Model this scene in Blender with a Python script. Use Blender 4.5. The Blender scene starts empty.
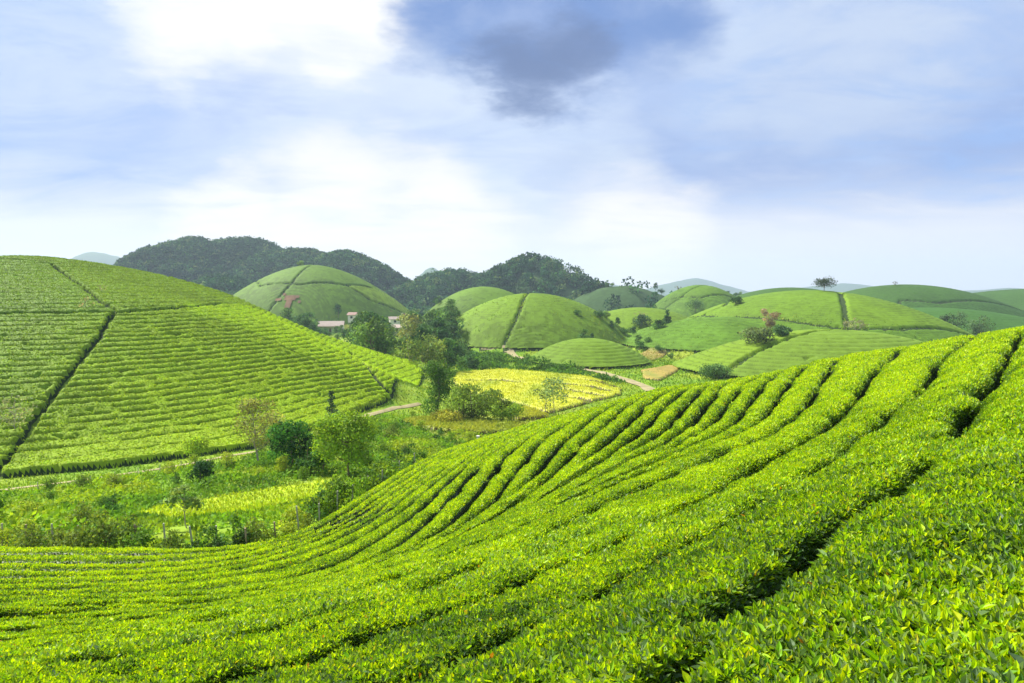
import bpy, math, random
import numpy as np

# ------------------------------------------------------------------ camera, sky, sun, exposure
R = math.radians
scn = bpy.context.scene
col = scn.collection
F = 682.67                                   # focal length in photo pixels (24 mm on 36 mm)
PITCH = math.atan(51.5 / F)
SP, CP = math.sin(PITCH), math.cos(PITCH)
cd = bpy.data.cameras.new('camera'); cam = bpy.data.objects.new('camera', cd); col.objects.link(cam)
cd.lens = 24; cd.sensor_width = 36; cd.clip_start = 0.05; cd.clip_end = 20000
cam.rotation_euler = (math.pi / 2 - PITCH, 0, 0)
scn.camera = cam
SUN_EL, SUN_AZ = 48, -52                     # degrees; azimuth measured from straight ahead, negative = left
scn.view_settings.view_transform = 'Standard'; scn.view_settings.look = 'None'
scn.view_settings.exposure = 1.3; scn.view_settings.gamma = 1
scn.view_settings.use_curve_mapping = False

world = bpy.data.worlds.new('World'); scn.world = world; world.use_nodes = True


class NT:
    """tiny node-tree helper"""
    def __init__(s, tree):
        s.t = tree; s.n = tree.nodes; s.l = tree.links
    def node(s, kind, **kw):
        n = s.n.new(kind)
        ins = kw.pop('ins', {})
        for k, v in kw.items(): setattr(n, k, v)
        for k, v in ins.items(): s.put(n, k, v)
        return n
    def put(s, n, k, v):
        sock = n.inputs[k]
        if isinstance(v, bpy.types.NodeSocket): s.l.new(v, sock)
        elif isinstance(v, bpy.types.Node): s.l.new(v.outputs[0], sock)
        else: sock.default_value = v
    def math(s, op, a, b=0.0, c=0.0, clamp=False):
        n = s.n.new('ShaderNodeMath'); n.operation = op; n.use_clamp = clamp
        for i, v in enumerate((a, b, c)): s.put(n, i, v)
        return n.outputs[0]
    def vmath(s, op, a, b=(0, 0, 0)):
        n = s.n.new('ShaderNodeVectorMath'); n.operation = op
        s.put(n, 0, a)
        if op == 'SCALE': s.put(n, 3, b)
        else: s.put(n, 1, b)
        return n
    def mix(s, fac, a, b, blend='MIX'):
        n = s.n.new('ShaderNodeMix'); n.data_type = 'RGBA'; n.blend_type = blend
        s.put(n, 0, fac); s.put(n, 6, a); s.put(n, 7, b)
        return n.outputs[2]
    def ramp(s, fac, lo, hi, a=0.0, b=1.0, smooth=True):
        n = s.n.new('ShaderNodeMapRange'); n.interpolation_type = 'SMOOTHSTEP' if smooth else 'LINEAR'
        for i, v in enumerate((fac, lo, hi, a, b)): s.put(n, i, v)
        return n.outputs[0]
    def noise(s, vec, scale, detail=4, rough=0.55, dist=0.0):
        n = s.n.new('ShaderNodeTexNoise'); n.noise_dimensions = '3D'
        s.put(n, 'Vector', vec); s.put(n, 'Scale', scale); s.put(n, 'Detail', detail)
        s.put(n, 'Roughness', rough); s.put(n, 'Distortion', dist)
        return n.outputs[0]


def build_sky():
    g = NT(world.node_tree); g.n.clear()
    out = g.n.new('ShaderNodeOutputWorld'); bg = g.n.new('ShaderNodeBackground')
    sky = g.node('ShaderNodeTexSky', sky_type='NISHITA', sun_disc=False, sun_elevation=R(SUN_EL), sun_rotation=R(SUN_AZ))
    tc = g.n.new('ShaderNodeTexCoord'); d = tc.outputs['Generated']
    sep = g.node('ShaderNodeSeparateXYZ', ins={0: d})
    dz = g.math('MAXIMUM', sep.outputs[2], 0.0)
    k = g.math('DIVIDE', 1.0, g.math('ADD', dz, 0.16))
    flat = g.node('ShaderNodeCombineXYZ', ins={0: g.math('MULTIPLY', sep.outputs[0], k), 1: g.math('MULTIPLY', sep.outputs[1], k), 2: 0.0})
    n1 = g.noise(flat.outputs[0], 0.9, 6, 0.52, 0.4)
    n2 = g.noise(flat.outputs[0], 2.6, 7, 0.55, 0.3)
    wv = g.vmath('MULTIPLY', d, (1.0, 1.0, 2.6)).outputs[0]
    wob = g.vmath('SCALE', g.vmath('SUBTRACT', g.node('ShaderNodeTexNoise', ins={'Vector': wv, 'Scale': 3.4, 'Detail': 8.0, 'Roughness': 0.6}).outputs[1], (0.5, 0.5, 0.5)).outputs[0], 0.26)
    dw = g.vmath('NORMALIZE', g.vmath('ADD', d, wob.outputs[0]).outputs[0])
    st = g.vmath('MULTIPLY', flat.outputs[0], (0.75, 1.25, 1.0)).outputs[0]
    n3 = g.noise(st, 2.1, 9, 0.62, 0.5)
    n4 = g.noise(st, 0.8, 5, 0.55, 0.6)

    def sk(r, gg, b):      # a radiance from the colour it should show as
        f = lambda v: ((v / 255 + 0.055) / 1.055) ** 2.4 / (0.0534 * 2 ** 1.3)
        return (f(r), f(gg), f(b), 1)

    def toward(px, py, inner, outer):
        v = pixel_dir(px, py); L = math.sqrt(sum(c * c for c in v)); v = tuple(c / L for c in v)
        dot = g.vmath('DOT_PRODUCT', dw.outputs[0], v).outputs[1]
        return g.ramp(dot, math.cos(outer), math.cos(inner))

    c = g.mix(g.ramp(n1, 0.34, 0.66), sk(176, 199, 243), sk(211, 223, 250))
    c = g.mix(0.08, c, sky.outputs[0])
    def lay(c, colr, amt, spots, veil=0.3, nz=None):
        m = None
        for q in spots:
            t = toward(*q)
            m = t if m is None else g.math('MAXIMUM', m, t)
        m = g.math('MULTIPLY', m, amt)
        m = g.math('MULTIPLY', m, g.ramp(nz if nz else n2, 0.68, 0.40, 1 - veil, 1.0))
        return g.mix(m, c, colr)
    c = lay(c, sk(144, 186, 248), 0.9, [(-10, 90, 0.0, 0.24), (60, 105, 0, 0.16), (1030, 60, 0.0, 0.24), (1010, 130, 0, 0.2), (800, 85, 0, 0.2), (900, 90, 0, 0.2)], 0.6)
    c = lay(c, sk(164, 188, 240), 0.95, [(40, 145, 0.0, 0.18), (130, 140, 0.0, 0.18), (220, 135, 0, 0.14), (200, 170, 0, 0.16), (80, 175, 0, 0.16)], 0.4, n3)
    c = lay(c, sk(152, 176, 226), 0.9, [(870, 140, 0.0, 0.34), (950, 135, 0.0, 0.3), (770, 165, 0.0, 0.27), (700, 192, 0.0, 0.2), (610, 185, 0, 0.10)], 0.75, n3)
    c = lay(c, sk(226, 238, 253), 0.6, [(300, 90, 0.02, 0.34), (470, 100, 0.0, 0.14), (590, 150, 0.0, 0.12), (500, 165, 0, 0.2), (740, 20, 0, 0.18), (850, 5, 0, 0.22), (920, 20, 0, 0.16), (60, 20, 0, .2)], 0.7, n3)
    c = lay(c, sk(262, 261, 259), 1.0, [(180, 10, 0.0, 0.12), (240, 15, 0.0, 0.10), (335, 5, 0.0, 0.12), (390, 15, 0.0, 0.08), (345, 50, 0, 0.09), (280, -110, 0.0, 0.29)], 0.45, n3)
    c = lay(c, sk(118, 152, 212), 1.0, [(480, 15, 0.0, 0.115), (530, 40, 0.0, 0.125), (590, 15, 0.0, 0.135), (650, -5, 0.0, 0.11), (560, -70, 0.0, 0.22)], 0.35)
    c = lay(c, sk(108, 128, 172), 0.85, [(530, 72, 0.0, 0.075), (570, 50, 0, 0.07)], 0.3)
    # pale band of cloud low over the hills
    el = sep.outputs[2]
    low = g.ramp(g.math('ADD', el, g.math('MULTIPLY', g.math('SUBTRACT', n3, 0.5), 0.12)), 0.165, 0.06)
    c = g.mix(g.math('MULTIPLY', low, 0.9), c, sk(243, 245, 253))
    c = lay(c, sk(262, 258, 254), 0.9, [(330, 235, 0.0, 0.16), (430, 245, 0.0, 0.16), (230, 230, 0, 0.1), (640, 245, 0, 0.14)], 0.4, n3)
    c = g.mix(g.ramp(el, 0.0, -0.1), c, (1.5, 2.0, 1.2, 1))
    g.l.new(c, bg.inputs[0]); bg.inputs[1].default_value = 0.0534
    g.l.new(bg.outputs[0], out.inputs[0])


def pixel_dir(px, py):
    u = (px - 512) / F; v = (341.5 - py) / F
    return (u, CP + v * SP, -SP + v * CP)


build_sky()
sl = bpy.data.lights.new('sun', 'SUN'); so = bpy.data.objects.new('sun', sl); col.objects.link(so)
sl.energy = 4.3; sl.angle = R(6); sl.color = (1.0, 0.95, 0.86)
sd = (math.sin(R(SUN_AZ)) * math.cos(R(SUN_EL)), math.cos(R(SUN_AZ)) * math.cos(R(SUN_EL)), math.sin(R(SUN_EL)))
from mathutils import Vector
so.rotation_euler = Vector(sd).to_track_quat('Z', 'Y').to_euler()
so.location = (-60, 40, 120)

# ------------------------------------------------------------------ numeric helpers
rng = np.random.default_rng(7)


def at(px, py, z=None, y=None):
    d = pixel_dir(px, py)
    t = (z / d[2]) if z is not None else y / d[1]
    return (d[0] * t, d[1] * t, d[2] * t)


def _hash(ix, iy, seed):
    h = (ix.astype(np.int64) * 374761393 + iy.astype(np.int64) * 668265263 + seed * 982451653) & 0xffffffff
    h = ((h ^ (h >> 13)) * 1274126177) & 0xffffffff
    h = (h ^ (h >> 16)) & 0xffffff
    return h / float(0xffffff)


def vnoise(x, y, seed=0):
    ix = np.floor(x); iy = np.floor(y); fx = x - ix; fy = y - iy
    fx = fx * fx * (3 - 2 * fx); fy = fy * fy * (3 - 2 * fy)
    a = _hash(ix, iy, seed); b = _hash(ix + 1, iy, seed); c = _hash(ix, iy + 1, seed); d = _hash(ix + 1, iy + 1, seed)
    return 2 * ((a * (1 - fx) + b * fx) * (1 - fy) + (c * (1 - fx) + d * fx) * fy) - 1


def fbm(x, y, seed=0, oct=4):
    s = 0; a = 1; t = 0
    for i in range(oct):
        s = s + a * vnoise(x * 2 ** i + i * 17.3, y * 2 ** i - i * 9.1, seed + i); t += a; a *= 0.5
    return s / t


def sstep(a, b, x):
    t = np.clip((x - a) / (b - a), 0, 1); return t * t * (3 - 2 * t)


class TPS:
    def __init__(s, pts, vals, lam=1e-3, scale=20.0):
        P = np.array(pts, float) / scale; v = np.array(vals, float); n = len(P); s.scale = scale; s.P = P
        r2 = ((P[:, None] - P[None]) ** 2).sum(-1)
        K = 0.5 * r2 * np.log(r2 + 1e-12) + lam * np.eye(n)
        Q = np.hstack([np.ones((n, 1)), P])
        A = np.zeros((n + 3, n + 3)); A[:n, :n] = K; A[:n, n:] = Q; A[n:, :n] = Q.T
        w = np.linalg.solve(A, np.concatenate([v, np.zeros(3)]))
        s.w = w[:n]; s.a = w[n:]
    def __call__(s, x, y):
        sh = np.shape(x); X = np.ravel(x).astype(float) / s.scale; Y = np.ravel(y).astype(float) / s.scale
        out = np.empty(len(X))
        for i in range(0, len(X), 20000):
            xs = X[i:i + 20000]; ys = Y[i:i + 20000]
            r2 = (xs[:, None] - s.P[:, 0]) ** 2 + (ys[:, None] - s.P[:, 1]) ** 2
            out[i:i + 20000] = (0.5 * r2 * np.log(r2 + 1e-12)) @ s.w + s.a[0] + s.a[1] * xs + s.a[2] * ys
        return out.reshape(sh)


def resample(pts, n):
    P = np.array(pts, float); d = np.r_[0, np.cumsum(np.linalg.norm(np.diff(P, axis=0), axis=1))]
    t = np.linspace(0, d[-1], n)
    return np.stack([np.interp(t, d, P[:, k]) for k in range(P.shape[1])], 1)


def poly_dist(x, y, line):
    L = np.array(line, float)[:, :2]; best = np.full(np.shape(x), 1e9)
    for a, b in zip(L[:-1], L[1:]):
        ab = b - a; t = np.clip(((x - a[0]) * ab[0] + (y - a[1]) * ab[1]) / (ab @ ab + 1e-9), 0, 1)
        best = np.minimum(best, np.hypot(x - a[0] - t * ab[0], y - a[1] - t * ab[1]))
    return best


def in_poly(x, y, poly):
    P = np.array(poly, float)[:, :2]; inside = np.zeros(np.shape(x), bool)
    for (x0, y0), (x1, y1) in zip(P, np.roll(P, -1, 0)):
        c = ((y0 > y) != (y1 > y)) & (x < (x1 - x0) * (y - y0) / (y1 - y0 + 1e-12) + x0)
        inside ^= c
    return inside


# ------------------------------------------------------------------ the land
TEA = 0.72                                    # height of the clipped bushes
# rows of the near slope: (row number up from the fence, height of the bush tops, course of the gap)
ROWS = [
    (23, -1.5, [(1021, 330), (1010, 355), (997, 373), (985, 386), (967, 413), (940, 445), (863, 506), (815, 544), (786, 580), (714, 639), (690, 662)]),
    (22, -2.1, [(974, 335), (942, 359), (929, 384), (906, 400), (864, 438), (822, 463), (753, 508), (708, 542), (616, 579), (574, 606), (529, 626), (473, 648), (410, 676)]),
    (21, -2.7, [(902, 348), (879, 366), (852, 400), (816, 434), (780, 454), (712, 497), (655, 525), (605, 547), (538, 579), (475, 608), (410, 633), (353, 649), (275, 676)]),
    (20, -3.15, [(834, 359), (814, 393), (794, 418), (755, 439), (715, 455), (650, 485), (600, 510), (540, 540), (480, 570), (421, 597), (347, 614), (260, 632), (170, 648), (76, 665), (0, 680)]),
    (19, -3.6, [(807, 365), (792, 378), (776, 400), (756, 425), (700, 448), (640, 472), (580, 500), (520, 528), (470, 552), (400, 580), (320, 603), (220, 624), (100, 643), (0, 658)]),
    (15, -4.35, [(701, 389), (682, 408), (667, 426), (647, 440), (615, 460), (575, 484), (530, 510), (490, 532), (455, 550), (400, 571), (320, 594), (220, 612), (100, 627), (0, 636)]),
    (11, -5.0, [(677, 387), (647, 392), (614, 404), (595, 415), (576, 429), (560, 442), (542, 464), (520, 490), (494, 511), (470, 527), (445, 541), (427, 552), (390, 565), (364, 573), (308, 590), (269, 598), (200, 606), (90, 613), (0, 617)]),
    (8, -6.0, [(560, 420), (531, 432), (513, 440), (491, 454), (480, 463), (471, 474), (461, 485), (451, 497), (430, 515), (407, 537), (391, 548), (364, 560), (344, 571), (308, 581), (269, 589), (200, 595), (100, 598), (0, 601)]),
    (0, -8.6, [(480, 441), (440, 452), (400, 471), (355, 497), (320, 519), (280, 537), (250, 544), (200, 547), (100, 547), (0, 546)]),
]
zp, zv, rp, rv = [], [], [], []
for idx, z, line in ROWS:
    W = np.array([at(px, py, z=z) for px, py in line])
    W = resample(W, 16)
    for p in W:
        zp.append(p[:2]); zv.append(z - TEA); rp.append(p[:2]); rv.append(idx)
# around the viewer
for p, z in [((0, 0), -1.2), ((1.4, 2.1), -1.2), ((5, 5.5), -1.2), ((10, 10.5), -1.2), ((3, -3), -0.6), ((-6, -3), -2.0), ((8, -5), 0.2), ((-14, 0), -3.4), ((-25, 8), -6.0),
             ((30, 20), -0.6), ((30, 5), 1.0), ((0, -20), 2), ((30, -20), 4), ((-30, -20), -3), ((-45, 0), -9)]:
    zp.append(p); zv.append(z - TEA)
for p, s in [((0, 0), 23.35), ((1.4, 2.1), 23.5), ((6, 5.5), 23.72), ((12, 10.5), 23.8), ((17, 16), 23.7), ((3, -3), 24.6), ((8, -5), 26), ((-8, -3), 20.6), ((30, 20), 24.8)]:
    rp.append(p); rv.append(s)
# over the crest the slope drops to the valley
for px, py, d in [(1024, 328, 27), (974, 335, 32), (902, 348, 32), (805, 365, 32), (706, 383, 34), (650, 393, 35), (602, 407, 34), (550, 418, 34)]:
    p = at(px, py, y=d); zp.append(p[:2]); zv.append(p[2] - TEA)
    q = at(px, py, y=d + 11); zp.append(q[:2]); zv.append(q[2] - 3.2)
    q = at(px, py, y=d + 32); zp.append(q[:2]); zv.append(max(-18, q[2] - 11))
FG_N = len(zp)
# valley floor, the track and the left hill: pixel + height (or distance)
for px, py, z in [(100, 522, -11), (250, 506, -12.6), (0, 502, -13.6), (0, 489, -15.4), (120, 478, -15.4), (200, 463, -15.8), (330, 474, -13.4), (330, 445, -15.6),
                  (400, 442, -14.8), (430, 430, -16.2), (500, 420, -17), (440, 395, -17.5), (520, 385, -18), (600, 385, -18), (560, 402, -17.6), (470, 365, -18.2), (640, 385, -18.2),
                  (0, 476, -16.3), (100, 468, -16.3), (170, 459, -16.3), (250, 447, -16.4), (330, 420, -16.4), (392, 400, -16.6), (415, 388, -17.3), (425, 373, -17.6), (-120, 490, -16)]:
    p = at(px, py, z=z); zp.append(p[:2]); zv.append(z)
for px, py, d in [(0, 313, 88), (118, 312, 93), (215, 305, 116), (60, 385, 73), (200, 380, 83), (300, 385, 93), (60, 290, 99),
                  (0, 257, 120), (100, 270, 122), (200, 292, 125), (235, 303, 125), (290, 326, 119), (330, 345, 113), (365, 366, 108), (388, 386, 104),
                  (360, 352, 142), (395, 362, 142), (330, 341, 142), (380, 375, 126), (-150, 290, 110)]:
    p = at(px, py, y=d); zp.append(p[:2]); zv.append(p[2] - TEA)
for p, z in [((-90, 140), 5.5), ((-60, 160), -3), ((-120, 170), 2), ((-35, 190), -17), ((-80, 200), -15), ((-20, 165), -17.5), ((0, 200), -18.5), ((40, 130), -18.5), ((60, 90), -17),
             ((90, 60), -13), ((90, 120), -19), ((0, 150), -18.3), ((60, 190), -19), ((-140, 90), 0), ((-90, 40), -14), ((-160, 200), -10), ((120, 0), -4), ((60, 40), -5)]:
    zp.append(p); zv.append(z)
base_z = TPS(zp, zv, 2e-4)
row_s = TPS(rp, rv, 2e-4)
BASE = -19.0


def dome(px, d, top_py, ax, ay, rot=0.0, base=BASE, power=2.0):
    top = at(px, top_py, y=d)
    return dict(c=top[:2], top=top[2], ax=ax, ay=ay, rot=R(rot), base=base, pw=power)


def dome_z(D, x, y):
    dx = x - D['c'][0]; dy = y - D['c'][1]; c, s = math.cos(D['rot']), math.sin(D['rot'])
    u = (dx * c + dy * s) / D['ax']; v = (-dx * s + dy * c) / D['ay']
    t = np.sqrt(u * u + v * v)
    h = D['top'] - D['base']
    return D['top'] - h * t ** D['pw'] * np.where(t > 1, 1 / np.maximum(t, 1) ** (D['pw'] - 1), 1)


DOMES = {
    'middle': dome(532, 244, 295, 38, 38),
    'mound': dome(588, 174, 341, 16.5, 20),
    'right': dome(808, 255, 292, 56, 62, 0),
    'shoulder': dome(716, 232, 320, 36, 36, 0),
    'front': dome(832, 158, 332.5, 38, 30, 6),
    'cone': dome(312, 390, 266, 62, 54, power=1.75),
    'behind': dome(484, 345, 288, 36, 40),
    'pale': dome(640, 300, 309, 34, 30),
    'peak': dome(700, 420, 286, 36, 40),
    'brown': dome(622, 520, 286, 52, 46),
    'far_a': dome(790, 430, 288.5, 62, 60),
    'far_b': dome(905, 430, 285.5, 76, 60),
    'far_c': dome(1040, 520, 289.5, 110, 80),
    'low': dome(930, 330, 309, 60, 50),
    'wood_a': dome(185, 720, 244, 100, 120, power=1.7),
    'wood_b': dome(245, 760, 244, 120, 120, power=1.7),
    'wood_g': dome(295, 740, 253, 110, 120, power=1.8),
    'wood_c': dome(345, 700, 256, 90, 110, power=1.6),
    'wood_d': dome(534, 610, 259, 92, 90, power=1.2),
    'wood_e': dome(455, 640, 278, 80, 90, power=1.7),
    'wood_f': dome(225, 560, 283, 50, 60, power=1.8),
    'blue_a': dome(92, 2900, 255, 420, 300, power=1.2),
    'blue_b': dome(432, 2600, 265, 110, 200, power=1.2),
    'blue_c': dome(690, 3900, 277, 330, 300, power=1.2),
    'blue_d': dome(1010, 3300, 287, 420, 300, power=1.2),
    'blue_e': dome(30, 3300, 266, 420, 300, power=1.2),
    'blue_f': dome(600, 3900, 283, 330, 300, power=1.2),
    'blue_g': dome(840, 3900, 284, 430, 300, power=1.2),
}


def smax(a, b, k):
    h = np.clip(0.5 + 0.5 * (a - b) / k, 0, 1)
    return b * (1 - h) + a * h + k * h * (1 - h)


def ground_z(x, y):
    x = np.asarray(x, float); y = np.asarray(y, float)
    r = np.hypot(x, y)
    near = base_z(np.clip(x, -170, 140), np.clip(y, -40, 230))
    far = BASE - 0.9 + 1.2 * fbm(x / 60, y / 60, 3)
    z = near + (far - near) * sstep(150, 205, r)
    behind = sstep(-12, -40, y)
    z = z * (1 - behind) + (-4) * behind * 1.0
    for n, D in DOMES.items():
        m = np.hypot(x - D['c'][0], y - D['c'][1]) < 1.9 * max(D['ax'], D['ay'])
        if not m.any(): continue
        dz = dome_z(D, x[m], y[m])
        h = D['top'] - D['base']
        if n.startswith('wood') or n.startswith('brown'):
            dz = dz + 0.10 * h * fbm(x[m] / (0.45 * D['ax']), y[m] / (0.45 * D['ax']), 11, 3)
        elif n.startswith('blue'):
            dz = dz + 0.30 * h * fbm(x[m] / (0.5 * D['ax']), y[m] / (0.5 * D['ax']), 5, 5) * np.clip((dz - D['base']) / h + .3, 0, 1)
        z[m] = smax(dz, z[m], min(2.2, 0.12 * h))
    return z


def g1(x, y): return float(ground_z(np.array([x]), np.array([y]))[0])


def hit(pts, y0=3.0, y1=900.0, lift=0.0):
    """where the sight line through each photo pixel meets the land"""
    out = []
    n = 900
    Y = y0 * (y1 / y0) ** (np.arange(n) / (n - 1))
    for px, py in pts:
        d = pixel_dir(px, py); t = Y / d[1]
        x = d[0] * t; z = d[2] * t
        gz = ground_z(x, Y) + lift
        below = np.nonzero(z < gz)[0]
        i = below[0] if len(below) else n - 1
        if i > 0 and len(below):
            a = (z[i - 1] - gz[i - 1]); b = (gz[i] - z[i]); f = a / (a + b + 1e-9)
            yy = Y[i - 1] + f * (Y[i] - Y[i - 1])
        else: yy = Y[i]
        out.append((d[0] * yy / d[1], yy, d[2] * yy / d[1]))
    return np.array(out)

# ------------------------------------------------------------------ materials
def new_mat(name):
    m = bpy.data.materials.new(name); m.use_nodes = True; g = NT(m.node_tree); g.n.clear()
    return m, g


def surf_mat(name, colour, rough=0.8, vary=0.25, scale=0.6, attr=False, bump=0.0, spec=0.3):
    """a matt surface whose own colour wanders a little; attr = colour comes from the mesh"""
    m, g = new_mat(name)
    out = g.n.new('ShaderNodeOutputMaterial'); b = g.n.new('ShaderNodeBsdfPrincipled')
    tc = g.n.new('ShaderNodeTexCoord')
    c = g.node('ShaderNodeAttribute', attribute_name='Col').outputs[0] if attr else (*colour, 1)
    n = g.noise(tc.outputs['Object'], scale, 6, 0.6)
    k = g.ramp(n, 0.25, 0.75, 1 - vary, 1 + vary, False)
    cc = g.node('ShaderNodeVectorMath', operation='SCALE')
    if attr: g.l.new(c, cc.inputs[0])
    else: cc.inputs[0].default_value = colour
    g.l.new(k, cc.inputs[3])
    g.l.new(cc.outputs[0], b.inputs['Base Color'])
    b.inputs['Roughness'].default_value = rough; b.inputs['Specular IOR Level'].default_value = spec
    if bump:
        bp = g.node('ShaderNodeBump', ins={'Strength': bump, 'Height': n}); g.l.new(bp.outputs[0], b.inputs['Normal'])
    g.l.new(b.outputs[0], out.inputs[0])
    return m


def leaf_mat(name, rough=0.42, trans=0.35, spec=0.35, tint=(1.25, 1.15, 0.5), own=1.0):
    m, g = new_mat(name)
    out = g.n.new('ShaderNodeOutputMaterial'); b = g.n.new('ShaderNodeBsdfPrincipled')
    a = g.node('ShaderNodeAttribute', attribute_name='Col')
    oi = g.n.new('ShaderNodeObjectInfo')
    hs = g.node('ShaderNodeHueSaturation', ins={'Color': a.outputs[0], 'Hue': g.ramp(oi.outputs['Random'], 0, 1, 0.5 - 0.015 * own, 0.5 + 0.012 * own, False),
                                                'Value': g.ramp(oi.outputs['Random'], 0, 1, 1 + 0.12 * own, 1 - 0.12 * own, False)})
    c = hs.outputs[0]
    g.l.new(c, b.inputs['Base Color'])
    b.inputs['Roughness'].default_value = rough; b.inputs['Specular IOR Level'].default_value = spec
    tr = g.n.new('ShaderNodeBsdfTranslucent')
    tm = g.vmath('MULTIPLY', c, tint); g.l.new(tm.outputs[0], tr.inputs[0])
    mx = g.node('ShaderNodeMixShader', ins={0: trans}); g.l.new(b.outputs[0], mx.inputs[1]); g.l.new(tr.outputs[0], mx.inputs[2])
    g.l.new(mx.outputs[0], out.inputs[0])
    return m


M_TEA = leaf_mat('tea_leaf', 0.47, 0.42, 0.22, (1.3, 1.2, 0.35), own=0.12)
M_TEAFAR = leaf_mat('tea_canopy', 0.7, 0.28, 0.08, (1.35, 1.15, 0.4), own=0.2)
M_LEAF = leaf_mat('tree_leaf', 0.65, 0.38, 0.08)
M_WOOD = leaf_mat('forest_leaf', 0.8, 0.25, 0.03)
M_GRASS = leaf_mat('grass_blade', 0.6, 0.3, 0.2)
M_GROUND = surf_mat('ground', None, 0.95, 0.3, 0.35, attr=True, bump=0.3, spec=0.1)
M_TRACK = surf_mat('dirt_track', (0.29, 0.25, 0.13), 0.95, 0.3, 0.8, bump=0.3, spec=0.1)
M_SOIL = surf_mat('red_soil', (0.20, 0.125, 0.07), 0.95, 0.35, 0.3, bump=0.3, spec=0.1)
M_BARK = surf_mat('bark', (0.16, 0.12, 0.085), 0.9, 0.3, 3.0, bump=0.4)
M_PALEBARK = surf_mat('pale_bark', (0.36, 0.31, 0.25), 0.9, 0.25, 3.0, bump=0.4)
M_POST = surf_mat('post_concrete', (0.42, 0.40, 0.30), 0.9, 0.25, 6.0, bump=0.3)
M_PINKPOST = surf_mat('post_timber', (0.38, 0.27, 0.19), 0.9, 0.3, 6.0, bump=0.3)
M_WHITE = surf_mat('white_render', (0.66, 0.62, 0.54), 0.85, 0.1, 1.0)
M_ROOF = surf_mat('fibre_cement_roof', (0.33, 0.27, 0.22), 0.85, 0.2, 1.2)
M_REDROOF = surf_mat('clay_roof', (0.30, 0.19, 0.15), 0.85, 0.25, 1.2)
M_DARK = surf_mat('window_glass', (0.03, 0.035, 0.04), 0.15, 0.1, 1.0, spec=0.5)


# ------------------------------------------------------------------ mesh helpers
def mesh(name, V, loops, sizes, mats, midx=None, fcol=None, smooth=False):
    """one mesh from flat numpy arrays: vertices, corner indices, face sizes, a colour per face"""
    me = bpy.data.meshes.new(name)
    V = np.asarray(V, np.float32); loops = np.asarray(loops, np.int32).ravel(); sizes = np.asarray(sizes, np.int32)
    me.vertices.add(len(V)); me.vertices.foreach_set('co', V.ravel())
    me.loops.add(len(loops)); me.loops.foreach_set('vertex_index', loops)
    me.polygons.add(len(sizes))
    st = np.zeros(len(sizes), np.int32); st[1:] = np.cumsum(sizes)[:-1]
    me.polygons.foreach_set('loop_start', st); me.polygons.foreach_set('loop_total', sizes)
    for m in mats: me.materials.append(m)
    if midx is not None: me.polygons.foreach_set('material_index', np.asarray(midx, np.int32))
    if smooth is not False:
        sm = np.ones(len(sizes), bool) if smooth is True else np.asarray(smooth, bool)
        me.polygons.foreach_set('use_smooth', sm)
    else:
        me.polygons.foreach_set('use_smooth', np.zeros(len(sizes), bool))
    if fcol is not None:
        a = me.attributes.new('Col', 'FLOAT_COLOR', 'FACE')
        c = np.ones((len(sizes), 4), np.float32); c[:, :3] = fcol
        a.data.foreach_set('color', c.ravel())
    me.update(calc_edges=True)
    return me


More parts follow.
